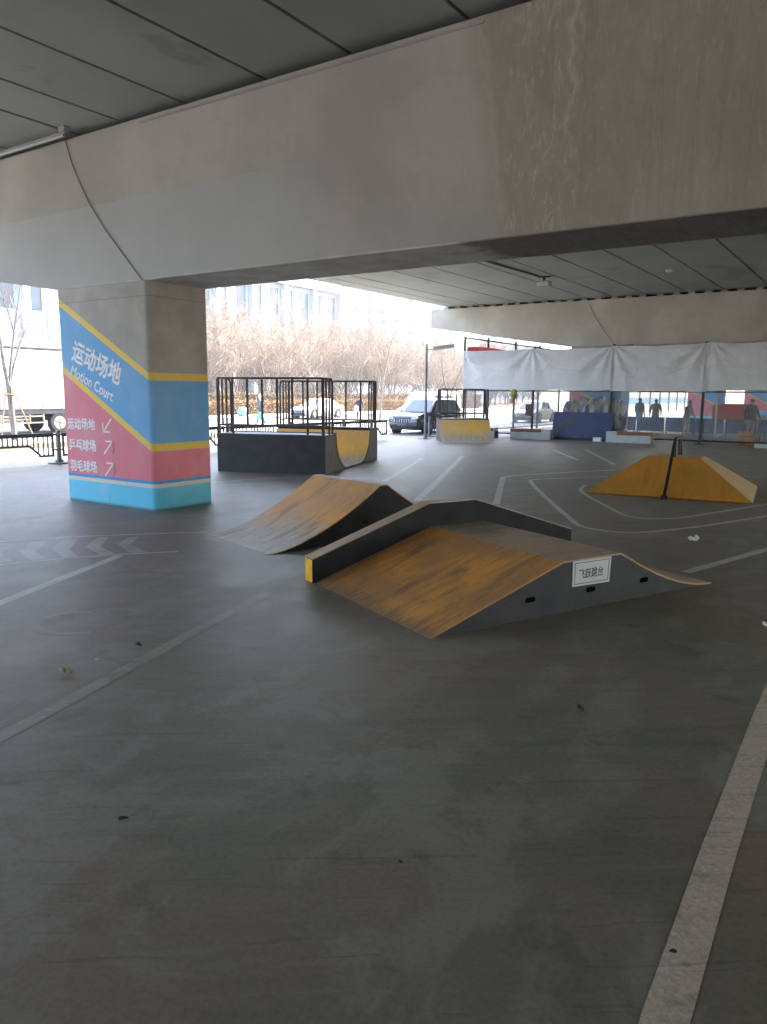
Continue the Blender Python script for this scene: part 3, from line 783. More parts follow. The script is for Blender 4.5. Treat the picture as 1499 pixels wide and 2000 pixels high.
# --- mini half pipe
mr = thing('half_pipe', 'small black sided half pipe with two railed platforms and a yellow curved bed', 'skate ramp', (-13.37, 12.76, 0), R(18.8))
W_, L_, H_ = 2.74, 4.5, .91
rr = .86
prof = [(0.80, H_)] + [(.84 + rr * (1 - cos(R(a))) * 1.0, .05 + rr * (1 - sin(R(a)))) for a in (3, 15, 28, 42, 56, 70, 82, 90)]
prof2 = [(L_ - y, z) for y, z in prof][::-1]
bed = prof + prof2
MB().prism([(0, 0), (0, H_ - .012)] + [(.79, H_ - .012)] + [(y - .012 * (1 if y < L_ / 2 else -1), z - .017) for y, z in bed[1:-1]] + [(L_ - .79, H_ - .012), (L_, H_ - .012), (L_, 0)], .004, W_ - .004).build('side_panel', M['black_box'], mr)
MB().prism([(.02, .02), (.02, H_ - .02), (.76, H_ - .02), (.80, .6), (.86, .42), (1.04, .20), (1.3, .05), (1.3, .02)], W_ - .004, W_ + .003).build('end_cheek', M['grey_panel'], mr)
MB().prism([(L_ - y, z) for y, z in [(.02, .02), (.02, H_ - .02), (.76, H_ - .02), (.80, .6), (.86, .42), (1.04, .20), (1.3, .05), (1.3, .02)]], W_ - .004, W_ + .003).build('end_cheek', M['grey_panel'], mr)
sheet('curved_bed', bed[1:-1], 0, W_ + .004, M['wood_mini'], mr)
for y0, y1 in ((-.006, .80), (L_ - .80, L_ + .006)):
    MB().box(-.004, W_ + .004, y0, y1, H_ - .011, H_ + .006).build('platform', M['grey_panel'], mr)
for yy in (.25, .52, L_ - .52, L_ - .25):
    MB().tube([(W_ - .01, yy, .44), (W_ + .0045, yy, .44)], .022, 10).build('bolt_hole', M['dark'], mr)
for y in (.815, L_ - .815):
    MB().tube([(0, y, H_ + .004), (W_, y, H_ + .004)], .025, 8).build('coping', M['rail_paint'], mr, True)
railing(mr, .04, W_ - .06, .04, .70, H_ + .006, 2.21, 8, post_ids=(1, 6))
railing(mr, .04, W_ - .06, L_ - .04, L_ - .70, H_ + .006, 2.21, 7, post_ids=(1, 5))

# --- quarter pipe
qp = thing('quarter_pipe', 'yellow quarter pipe with a small railed platform in front of the fence', 'skate ramp', (-14.32, 25.41, 0), R(36))
Wq, Hq = 2.02, .87
cq = [(1.22 * (i / 14) ** .72, .006 + (Hq - .008) * (i / 14) ** 1.5) for i in range(15)]
yq = cq[-1][0]
MB().prism([(.06, 0)] + [(y + .014, max(z - .012, .001)) for y, z in cq[1:]] + [(yq + .05, Hq - .012), (2.35, Hq - .012), (2.35, 0)], .004, Wq - .004).build('side_panel', M['grey_panel'], qp)
sheet('curved_face', cq, -.004, Wq + .004, M['wood_quarter'], qp)
MB().box(-.002, Wq + .002, yq + .012, 2.356, Hq - .011, Hq + .006).build('platform', M['grey_panel'], qp)
MB().tube([(-.005, yq + .01, Hq), (Wq + .005, yq + .01, Hq)], .026, 8).build('coping', M['rail_paint'], qp, True)
railing(qp,   .05, Wq - .05, 2.30, yq + .12, Hq + .006, 2.06, 6, post_ids=(1, 2, 3, 4))

# ================================================================== STREET FURNITURE
lamp = thing('street_lamp', 'slim grey lamp post with a flat rectangular head beside the quarter pipe', 'street lamp', (-16.15, 27.19, 0))
MB().tube([(0, 0, .02), (0, 0, 1.2), (0, 0, 3.85)], [.062, .058, .045], 12).ball((0, 0, 3.86), .05, .05, .04).build('pole', M['pole_grey'], lamp, True)
MB().tube([(0, 0, 0), (0, 0, .03)], .30, 20).tube([(0, 0, .03), (0, 0, .12)], [.11, .07], 14).build('base_plate', M['pole_grey'], lamp, True)
MB().bar((.0, 0, 3.64), (.28, .19, 3.68), .03, .03).build('arm', M['pole_grey'], lamp)
hd = MB(); hd.bar((.22, .15, 3.70), (.92, .62, 3.82), .32, .15)
hd_o = hd.build('lamp_head', M['lamp_grey'], lamp, bevel=.012)

# pavement barrier: panels with stepped ends between posts on plates
def barrier_mesh(label, x, y, rz, L=2.85):
    o = thing('pavement_barrier', label, 'barrier', (x, y, 0), rz, 'dark barriers along the street edge')
    m = MB()
    m.box(.10, L - .10, -.025, .025, .70, .80)
    m.box(.75, L - .75, -.02, .02, .46, .51)
    for s in (0, 1):
        f = (lambda v: v) if s == 0 else (lambda v: L - v)
        m.bar((f(.75), 0, .485), (f(.48), 0, .24), .04, .05); m.bar((f(.50), 0, .215), (f(.12), 0, .215), .04, .05)
        m.bar((f(.13), 0, .19), (f(.13), 0, .75), .04, .06)
        for k in (.26, .38): m.bar((f(k), 0, .22), (f(k), 0, .70), .025, .035)
        m.bar((f(.52), 0, .30), (f(.52), 0, .70), .025, .03); m.bar((f(.64), 0, .42), (f(.64), 0, .70), .025, .03)
        m.bar((f(0), 0, .755), (f(.14), 0, .755), .04, .05); m.bar((f(0), 0, .36), (f(.14), 0, .36), .035, .045)
    k = .80
    while k < L - .78:
        m.bar((k, 0, .50), (k, 0, .70), .022, .05); k += .125
    m.build('panel', M['barrier'], o)
    MB().box(-.045, .045, -.045, .045, .05, .86).build('post', M['barrier_base'], o, bevel=.008)
    MB().prism([(.28 * cos(R(a)), .28 * sin(R(a))) for a in range(0, 360, 30)], 0, .035, 'z').prism([(.10 * cos(R(a)), .10 * sin(R(a))) for a in range(0, 360, 30)], .035, .10, 'z').build('base_plate', M['barrier_base'], o)
    return o
bx = lambda y: -18.02 + (y - 11.6) * .058
ang = pi / 2 - math.atan(.058)
names = ['dark street barrier at the left edge of the picture', 'dark street barrier left of the painted column', 'dark street barrier mostly behind the painted column', 'dark street barrier seen beside the column behind the half pipe',
         'dark street barrier behind the middle of the half pipe', 'dark street barrier between the half pipe and the black car', 'dark street barrier in front of the black car', ]
b0 = barrier_mesh(names[0], bx(5.85), 5.85, ang)
for i in range(1, 7):
    y = 5.85 + 2.875 * i
    copy_tree(b0, (bx(y), y, 0), ang, names[i])
b0.name = 'pavement_barrier'
copy_tree(b0, (-16.95, 28.9, 0), R(62), 'short dark street barrier behind the lamp post and quarter pipe')

# benches
def bench(label, x, y, rz, Lb, wood_to, end='bench_end'):
    o = thing('bench', label, 'bench', (x, y, 0), rz, 'white block benches along the fence')
    MB().box(0, Lb, 0, .42, .0, .30).box(wood_to + .003 if wood_to > 0 else Lb + wood_to + .003, Lb if wood_to > 0 else Lb, 0, .42, .301, .43).build('block', M['bench_white'], o, bevel=.008) if wood_to > 0 else MB().box(0, Lb, 0, .42, 0, .30).box(0, -wood_to, 0, .42, .301, .43).build('block', M['bench_white'], o, bevel=.008)
    if wood_to > 0: MB().box(0, wood_to, -.01, .43, .302, .432).build('seat', M['bench_wood'], o)
    else: MB().box(-wood_to + .003, Lb + .004, -.01, .43, .302, .432).build('seat', M['bench_wood'], o)
    MB().box(Lb + .001, Lb + .03, .004, .416, .004, .298).build('end_panel', M[end], o)
    return o
bench('white block bench half hidden behind the quarter pipe, with a dark brown end', -15.25, 29.45, R(4), 1.15, 1.10, 'bench_dark')
bench('white block bench with a brown seat strip right of the quarter pipe', -13.46, 29.75, R(5), 1.72, 1.35)
bench('white block bench with a brown seat at its right part, beside the navy board', -9.46, 30.1, R(5), 1.72, -.42)

# ------------------------------------------------------------------ fence with banner
fx, fy = -16.5, 31.2
fence = thing('chain_link_fence', 'tall dark green chain link fence behind the benches', 'fence', (0, 0, 0))
HF = 4.46
def wire_panel(p, q, z0, z1, step=.085, r=.0042):
    p = Vector(p); q = Vector(q); d = (q - p); L = d.length; d.normalize(); H = z1 - z0
    m = MB(); k = -H
    while k < L:
        for s in (1, -1):
            a0 = max(k, 0); a1 = min(k + H, L)
            if a1 - a0 < .02: continue
            za, zb = (a0 - k, a1 - k) if s > 0 else (H - (a0 - k), H - (a1 - k))
            A_ = p + d * a0; B_ = p + d * a1
            m.tube([(A_.x, A_.y, z0 + za), (B_.x, B_.y, z0 + zb)], r, 3, False)
        k += step
    return m
postx = [-16.5, -13.1, -9.66, -6.12, -2.6]
for i, x in enumerate(postx):
    MB().tube([(x, fy, .03), (x, fy, HF if i == 0 else 3.92)], .055, 10).build('post', M['fence_green'], fence, True)
    MB().box(x - .16, x + .16, fy - .16, fy + .16, 0, .03).build('base_plate', M['fence_green'], fence)
rl = MB()
for z in (.14, 2.02): rl.tube([(-16.5, fy, z), (-2.6, fy, z)], .03, 8)
rl.tube([(-16.5, fy, 3.74), (-2.6, fy, 3.74)], .03, 8)
rl.build('rail', M['fence_green'], fence, True)
for a, b in zip(postx[:-1], postx[1:]):
    wire_panel((a, fy + .03, 0), (b, fy + .03, 0), .14, 3.74).build('mesh_panel', M['wire'], fence)
sf = thing('chain_link_fence', 'side run of the chain link fence going away along the street behind the banner', 'fence', (0, 0, 0))
py = [33.6, 36.8, 40.0, 43.2]
for y in py: MB().tube([(-16.5, y, 0), (-16.5, y, HF + .08)], .055, 10).build('post', M['fence_green'], sf, True)
MB().tube([(-16.5, fy + .1, HF - .06), (-16.5, 43.2, HF - .06)], .035, 8).tube([(-16.5, fy + .1, .14), (-16.5, 43.2, .14)], .03, 8).build('rail', M['fence_green'], sf, True)
prev = fy + .06
for y in py:
    wire_panel((-16.5, prev, 0), (-16.5, y, 0), .14, HF - .1).build('mesh_panel', M['wire'], sf); prev = y

def banner(label, x0, x1, z0, z1, anchors, seed):
    rr_ = random.Random(seed)
    ph = [rr_.uniform(0, 6.28) for _ in range(8)]
    cre = [x0 + (x1 - x0) * (i + .5 + rr_.uniform(-.2, .2)) / 9 for i in range(9)]
    cr2 = [(rr_.uniform(x0, x1), rr_.uniform(z0, z1), rr_.uniform(-.9, .9), rr_.uniform(.3, 1.1), rr_.uniform(-.022, .022), rr_.uniform(.02, .06)) for _ in range(16)]
    amp = [rr_.uniform(.45, 1.5) for _ in range(8)]
    def fn(s, t):
        x = x0 + (x1 - x0) * s
        top = z1; low = z0
        dx = min(abs(x - a) for a in anchors)
        top -= .05 * (1 - math.exp(-dx * 1.6)) + .01 * sin(x * 3.1 + ph[0])
        low += .018 * sin(x * 2.2 + ph[1]) + .012 * sin(x * 5.3 + ph[2])
        z = low + (top - low) * t
        off = .012 * sin(x * 4.0 + z * 1.5 + ph[3])
        for i, a in enumerate(anchors):
            ddx = x - a; ddz = top - z + .05
            rr0 = sqrt(ddx * ddx + ddz * ddz); th = atan2(ddz, abs(ddx) + .001)
            fade = math.exp(-((rr0 - .9) / 1.0) ** 2)
            off += .027 * amp[i] * fade * sin(th * (9 + 2 * amp[i + 2]) + ph[(i + 4) % 8] + (1.3 if ddx < 0 else 0))
            off += .02 * math.exp(-((rr0 - 1.6) / .8) ** 2) * sin(th * 7 + ph[(i + 2) % 8])
        for cx_, cz_, ca, cl, ch_, cw in cr2:
            du = (x - cx_) * cos(ca) + (z - cz_) * sin(ca); dv = -(x - cx_) * sin(ca) + (z - cz_) * cos(ca)
            off += ch_ * math.exp(-(dv / cw) ** 2 - (du / cl) ** 2)
        for c in cre: off += .010 * math.exp(-((x - c - .02 * sin(z * 4)) / .025) ** 2)
        off += .012 * math.exp(-((z - (z0 + z1) / 2 - .02 * sin(x * 3)) / .02) ** 2)
        off += .02 * sin(5 * (z - z0) + x * 1.2) * math.exp(-((z - z0) / .5) ** 2)
        return (x, fy - .12 - off, z)
    o = MB().grid(fn, int((x1 - x0) * 36), 70).build('banner', M['cloth'], None, 'all')
    return tag(o, label, 'banner', 'white cloth hung on the fence')
banner('white cloth banner on the left part of the fence, bluish and creased', -16.50, -9.66, 2.06, 3.82, [-16.5, -13.15, -9.7], 3)
banner('middle white cloth banner on the fence above the mound of fabric and painted column', -9.70, -6.02, 2.04, 3.86, [-9.66, -6.12], 8)
banner('white cloth banner at the right end of the fence', -6.10, -1.2, 2.08, 3.88, [-5.95, -2.6], 5)

rb = MB().grid(lambda s, t: (-16.45 + 3.0 * s, fy + .12 + .02 * sin(9 * s), 3.3 + .70 * t * (1 - .45 * s) + .05 * sin(5 * s) * t), 24, 6)
for f in list(rb.f): pass
tag(rb.build('red_flag', M['red_cloth'], None, 'all'), 'bright red cloth showing above the left end of the white banner', 'cloth')
tag(MB().tube([(-8.2, 32.2, 3.80), (0.5, 32.0, 3.86)], .05, 8).build('pipe', M['dull_red'], None, True), 'dull red pipe under the far beam above the banner at right', 'pipe')
tag(MB().tube([(-9.75, 31.9, 3.83), (-9.1, 31.9, 3.83)], .10, 10).build('pipe_joint', M['dark'], None, True), 'short dark pipe piece above the banner below the far beam seam', 'pipe')

def film(label, x0, x1, z0, z1, seed, y=fy - .06):
    r2 = random.Random(seed); ph = [r2.uniform(0, 6) for _ in range(6)]
    o = MB().grid(lambda s, t: (x0 + (x1 - x0) * s, y - .03 * sin(3 * s * (x1 - x0) + 4 * t + ph[0]) - .02 * sin(9 * s + 7 * t * t + ph[1]) - .012 * sin(31 * s - 13 * t + ph[2]), z0 + (z1 - z0) * t), 60, 30).build('plastic_sheet', M['film'], None, 'all')
    return tag(o, label, 'plastic sheet', 'clear plastic sheets on the lower fence')
film('cloudy clear plastic sheet on the lower fence just right of the quarter pipe', -16.4, -13.2, .2, 2.08, 1)
film('cloudy clear plastic sheet on the lower fence left of the navy board', -13.0, -9.75, .45, 2.08, 2)
film('crinkled clear plastic sheet on the lower fence in front of the two standing people', -9.5, -6.2, .2, 2.08, 4)
film('crinkled clear plastic sheet on the lower fence at the right edge of the picture', -6.0, -2.7, .2, 2.1, 6)

# navy board leaning on the fence
nb = thing('leaning_board', 'navy blue printed board leaning on the fence between two benches', 'board', (-11.95, 30.62, 0), R(3))
MB().add([(0, 0, .09), (2.5, 0, .09), (2.5, .26, 1.15), (0, .26, 1.15), (0, .04, .09), (2.5, .04, .09), (2.5, .30, 1.15), (0, .30, 1.15)],
         [(0, 1, 2, 3), (7, 6, 5, 4), (0, 4, 5, 1), (1, 5, 6, 2), (2, 6, 7, 3), (3, 7, 4, 0)]).build('panel', M['navy'], nb)
MB().box(-.02, 2.52, -.05, .10, .0, .088).build('foot_rail', M['chassis'], nb)
sw = MB()
def on_board(x, s): return (x, .245 * s - .003, .09 + 1.06 * s)
for k in range(9):
    x = .28 + k * .055; sw.bar(on_board(x, .28 + k * .03), on_board(x + .03, .52 + k * .035), .02, .004)
sw.build('printed_mark', M['plank'], nb)
MB().bar(on_board(1.55, .55), on_board(1.95, .56), .05, .004).bar(on_board(2.15, .38), on_board(2.5, .2), .04, .004).build('printed_stroke', M['stake'], nb)
MB().bar(on_board(.35, .12), on_board(.5, .12), .06, .004).bar(on_board(.7, .06), on_board(1.6, .06), .015, .004).build('printed_caption', M['sign_white'], nb)
# heap behind
hpile = MB()
rh = random.Random(4)
for k in range(9):
    hpile.ball((-11.65 + k * .27, 31.85 + rh.uniform(-.15, .15), .95), .32 + rh.uniform(-.05, .1), .35, .95 - .05 * abs(k - 4) + rh.uniform(-.12, .06), 12, 9)
tag(hpile.build('fabric_heap', M['heap'], None, 'all'), 'heap of orange, dark and blue fabric standing behind the fence above the navy board', 'heap')
tag(MB().box(-10.05, -9.72, 30.28, 30.45, .0, .16).build('carton', M['bag_white'], None, bevel=.01), 'small white and orange carton on the floor under the navy board', 'carton')
hb = thing('hanging_bundle', 'yellow green bundle hanging on the fence below the white banner', 'bundle', (-13.95, 31.08, 1.88))
MB().ball((0, 0, 0), .17, .12, .24, 10, 8).ball((.05, -.03, .12), .10, .09, .10).build('bundle_body', M['bundle'], hb, 'all')
MB().ball((-.12, 0, -.30), .12, .06, .12).build('paper_scrap', M['pink_paper'], hb, 'all')
tag(MB().box(-13.35, -12.98, 31.02, 31.06, .95, 1.45).build('notice_board', M['dull_red'], None), 'small dull red notice on the fence post right of the hanging bundle', 'notice')

# objects behind the fence
def cbar(label, x, y, rz):
    o = thing('court_barrier', label, 'court barrier', (x, y, 0), rz, 'blue court barriers behind the fence')
    MB().box(0, 1.36, -.012, .012, .07, .74).build('sheet', M['court_blue'], o)
    MB().bar((0, 0, .755), (1.36, 0, .755), .03, .03).bar((.05, -.18, .015), (.05, .18, .015), .03, .03).bar((1.31, -.18, .015), (1.31, .18, .015), .03, .03).bar((.02, 0, .02), (.02, 0, .75), .025, .025).bar((1.34, 0, .02), (1.34, 0, .75), .025, .025).build('frame', M['chassis'], o)
    return o
cb_l = ['blue court barrier behind the fence, next to the painted far column', 'blue court barrier behind the fence below the left standing person', 'blue court barrier behind the fence below the right one of the two standing people',
        'blue court barrier behind the fence left of the stooping person', 'blue court barrier behind the fence right of the stooping person', 'blue court barrier behind the fence below the red rounded panel', 'blue court barrier behind the fence at the right edge']
c0 = cbar(cb_l[0], -12.3, 39.6, R(2))
for i in range(1, 7): copy_tree(c0, (-12.3 + 1.42 * i, 39.6 + .12 * (i % 3) - .1 * i, 0), R(2 - 3 * (i % 2)), cb_l[i])
rp = thing('rounded_panel', 'red panel with rounded corners behind the fence near the right edge', 'panel', (-8.1, 44, 0))
pr = [(0, .62), (2.2, .62)] + [(2.0 + .2 * cos(R(a)), 1.25 + .2 * sin(R(a))) for a in (0, 30, 60, 90)] + [(.2 + .2 * cos(R(a)), 1.25 + .2 * sin(R(a))) for a in (90, 120, 150, 180)]
MB().prism(pr, 0, .06, 'y').build('panel', M['red_panel'], rp)
MB().box(.15, .22, .01, .05, 0, .618).box(1.98, 2.05, .01, .05, 0, .618).build('leg', M['chassis'], rp)
pb = thing('pole_box', 'small dark box on a slim pale pole behind the right part of the fence', 'post', (-6.55, 36.5, 0))
MB().tube([(0, 0, 0), (0, 0, 2.0)], .035, 8).build('pole', M['tube_white'], pb); MB().box(-.2, .2, -.1, .1, 2.001, 2.16).build('box', M['dark'], pb)
ob = thing('orange_drum', 'small orange drum at the foot of the fence near the right edge', 'drum', (-4.62, 31.9, 0))
MB().tube([(0, 0, 0), (0, 0, .05), (0, 0, .25), (0, 0, .47), (0, 0, .52)], [.27, .28, .30, .28, .25], 16).build('drum_body', M['orange'], ob, True)
MB().tube([(0, 0, .14), (0, 0, .17)], .305, 16).tube([(0, 0, .34), (0, 0, .37)], .305, 16).build('hoop', M['plank'], ob)
wb = thing('wooden_bench', 'brown plank bench behind the fence at the right edge', 'bench', (-4.25, 32.0, 0))
MB().box(0, 1.6, 0, .40, .36, .44).build('seat', M['plank'], wb); MB().box(.08, .16, .04, .36, 0, .358).build('leg', M['plank'], wb); MB().box(1.44, 1.52, .04, .36, 0, .358).build('leg', M['plank'], wb)
tag(MB().box(-4.10, -2.6, 30.5, 30.8, 0, .15).build('kerb_block', M['bench_white'], None, bevel=.01), 'low white kerb block at the right edge in front of the fence', 'block')
hoard = thing('hoarding', 'long white hoarding with a pale blue band far behind the fence', 'hoarding', (-21.4, 62, 0), 0)
MB().box(0, .08, 0, 44, 0, .95).build('lower_panel', M['hoard_white'], hoard); MB().box(-.003, .083, 0, 44, .952, 1.6).build('blue_band', M['hoard_blue'], hoard); MB().box(0, .08, 0, 44, 1.602, 2.7).build('upper_panel', M['hoard_white'], hoard)
for k in range(12): MB().box(.085, .16, k * 4, k * 4 + .12, 0, 2.75).build('post', M['slab_grey'], hoard)

# ================================================================== PEOPLE
def skin_mesh(name, verts, edges, radii, mats, assign, parent=None, sub=1):
    me = bpy.data.meshes.new(name); me.from_pydata(verts, edges, [])
    o = bpy.data.objects.new(name, me); link(o)
    sm = o.modifiers.new('skin', 'SKIN'); sm.use_smooth_shade = True
    for i, r in enumerate(radii):
        r = r if isinstance(r, tuple) else (r, r)
        me.skin_vertices[0].data[i].radius = r
        me.skin_vertices[0].data[i].use_root = (i == 0)
    s2 = o.modifiers.new('sub', 'SUBSURF'); s2.levels = sub; s2.render_levels = sub
    bpy.context.view_layer.update()
    me2 = bpy.data.meshes.new_from_object(o.evaluated_get(bpy.context.evaluated_depsgraph_get()))
    bpy.data.objects.remove(o)
    me2.name = name; me2.materials.clear()
    for m in mats: me2.materials.append(m)
    for p in me2.polygons:
        p.material_index = assign(p.center); p.use_smooth = True
    ob = bpy.data.objects.new(name, me2); link(ob)
    if parent is not None: ob.parent = parent
    return ob

def person(label, loc, rz, top, legs, hair='hair', H=1.68, stride=.0, lean=0, arms=((.05, 0), (.05, 0)), bulk=1.0, coat=.0, hand_fwd=(0, 0)):
    """faces -Y before rz; one skinned body, hair as a child"""
    o = thing('person', label, 'person', loc, rz)
    s = H / 1.70
    hipz, shz = .90 * s, 1.40 * s
    def ln(z, y=0): return y - lean * max(0, (z - hipz))       # lean forwards (towards -Y)
    V = []; E = []; Rr = []
    def add(p, r, par=None):
        V.append(p); Rr.append(r); i = len(V) - 1
        if par is not None: E.append((par, i))
        return i
    b = bulk
    pel = add((0, 0, hipz), (.15 * b, .11 * b))
    wa = add((0, ln(1.05 * s), 1.05 * s), (.15 * b, .11 * b), pel)
    chs = add((0, ln(1.25 * s), 1.25 * s), (.17 * b, .12 * b), wa)
    up_ = add((0, ln(1.40 * s), 1.39 * s), (.13 * b, .09 * b), chs)
    nk = add((0, ln(1.47 * s) - .01, 1.47 * s), .055, up_)
    hy = ln(1.55 * s) - .02
    jaw = add((0, hy - .015, 1.535 * s), (.062, .075), nk)
    hd_ = add((0, hy, 1.60 * s), (.076, .092), jaw)
    cr_ = add((0, hy + .005, 1.665 * s), (.055, .065), hd_)
    nose = add((0, hy - .108, 1.575 * s), .012, jaw)
    for sd_, sg in ((-1, 0), (1, 1)):
        hip = add((.085 * sd_ * b, 0, hipz - .06), .10 * b, pel)
        ys = stride * (1 if sg else -1)
        kn = add((.095 * sd_, -.03 - ys * .45, .49 * s), .062 * b, hip)
        an = add((.10 * sd_, .02 - ys, .085 * s + (.05 if ys < 0 else 0)), .042, kn)
        toe = add((.11 * sd_, -.13 - ys, .035), .036, an)
        sh = add((.165 * sd_ * b, ln(1.38 * s), 1.375 * s), .065 * b, up_)
        out, fwd = arms[sg]
        el = add((.205 * sd_ * b + out * sd_, ln(1.10 * s) - fwd * .5, 1.10 * s), .047 * b, sh)
        wr = add((.21 * sd_ * b + out * 1.2 * sd_, ln(.88 * s) - fwd - .06, (.86 + fwd * .5) * s), .03, el)
        pm = add((.21 * sd_ * b + out * 1.2 * sd_, ln(.80 * s) - fwd - .08, (.79 + fwd * .4) * s), (.032, .016), wr)
    asg = lambda c: (0 if c.z > 1.475 * s and c.y < hy + .06 or (c.z < .84 * s and abs(c.x) > .175 * b) else 1 if c.z > (hipz - .02 - coat) else 2 if c.z > .085 else 3)
    bodyo = skin_mesh('body', V, E, Rr, [M['skin'], M[top], M[legs], M['shoe']], asg, o)
    # fingers: five short bent chains per hand
    fm = MB()
    for sd_, sg in ((-1, 0), (1, 1)):
        out, fwd = arms[sg]
        hx, hyy, hz = .21 * sd_ * b + out * 1.2 * sd_, ln(.80 * s) - fwd - .08, (.79 + fwd * .4) * s
        for k, L in enumerate((.062, .072, .068, .055)):
            yy = hyy - .027 + k * .018
            fm.tube([(hx, yy, hz - .005), (hx - .006 * sd_, yy - .002, hz - .03 - L * .4), (hx - .022 * sd_, yy - .004, hz - .03 - L)], [.0085, .008, .0065], 5)
        fm.tube([(hx, hyy - .03, hz + .02), (hx - .01 * sd_, hyy - .052, hz - .01), (hx - .015 * sd_, hyy - .056, hz - .035)], [.0095, .009, .007], 5)
    fm.build('fingers', M['skin'], bodyo, True)
    hr = MB()
    hr.ball((0, hy + .022, 1.635 * s), .088, .098, .082, 14, 10)
    if hair == 'hood_grey': hr.ball((0, hy + .03, 1.56 * s), .098, .09, .12, 14, 10)
    hr.build('hair' if hair == 'hair' else 'hood', M[hair], o, 'all')
    return o
p1 = person('person in dark blue jacket and pale hood walking on the street with green bag', (-30.6, 32.7, -.012), R(-60), 'cloth_blue', 'cloth_slate', 'hood_grey', 1.72, .20, .05, ((.04, .0), (.05, .02)), 1.08, .1)
p2 = person('person in black jacket on the street right of the white car with white bag', (-29.2, 40.6, -.012), R(35), 'cloth_black', 'cloth_black', 'hair', 1.64, .08, .03, ((.05, .1), (.05, .25)), 1.1, .12)
person('person in a dark slate coat behind the fence before the bright hoarding', (-11.25, 41.3, 0), R(150), 'cloth_slate', 'cloth_black', 'hair', 1.72, .03, .02, ((.03, .0), (.04, .05)), 1.3, .15)
person('person in a grey jacket behind the fence before the bright hoarding', (-10.5, 41.7, 0), R(200), 'cloth_grey', 'cloth_slate', 'hair', 1.66, .03, .02, ((.03, .08), (.03, 0)), 1.2, .15)
person('person in a grey coat stooping forward behind the fence above the grind rail', (-7.5, 35.0, 0), R(70), 'cloth_grey', 'cloth_tan', 'hair', 1.66, .05, .22, ((.03, .15), (.03, .2)), 1.1, .25)
person('person in a dark jacket and pale trousers standing in front of the red rounded panel', (-5.0, 35.6, 0), R(40), 'cloth_black', 'cloth_tan', 'hair', 1.74, .05, .03, ((.06, .02), (.06, .12)), 1.12, .06)

def carry_bag(name, label, loc, mat, w_=.26, h_=.34):
    o = thing(name, label, 'bag', loc)
    MB().prism([(-w_ / 2, -h_), (w_ / 2, -h_ + .02), (w_ / 2 * .9, -.02), (-w_ / 2 * .9, 0)], -.05, .05, 'y').build('bag_body', M[mat], o, bevel=.015)
    MB().tube([(-.07, 0, -.02), (-.05, 0, .07), (.05, 0, .07), (.07, 0, -.02)], .006, 5).build('handle', M[mat], o)
carry_bag('carrier_bag', 'green carrier bag held by the walking person in the pale hood', (-30.38, 32.42, .70), 'bag_green', .34, .40)
carry_bag('paper_bag', 'white paper bag held by the person in black on the street', (-29.15, 40.2, 1.02), 'bag_white', .30, .36)

# ================================================================== VEHICLES
def wheel(parent, x, y, r, wd, side):
    ty = MB().tube([(x - wd / 2, y, r), (x - wd / 2 + .03, y, r), (x + wd / 2 - .03, y, r), (x + wd / 2, y, r)], [r * .93, r, r, r * .93], 28).build('tyre', M['rubber'], parent, True)
    xs = x + side * (wd / 2 + .004)
    m = MB().tube([(xs - side * .03, y, r), (xs, y, r)], [r * .66, r * .64], 24)
    for k in range(5):
        a = k * 2 * pi / 5
        m.bar((xs + side * .006, y, r), (xs + side * .006, y + r * .58 * cos(a), r + r * .58 * sin(a)), .012, .07)
    m.build('rim', M['rim'], ty)

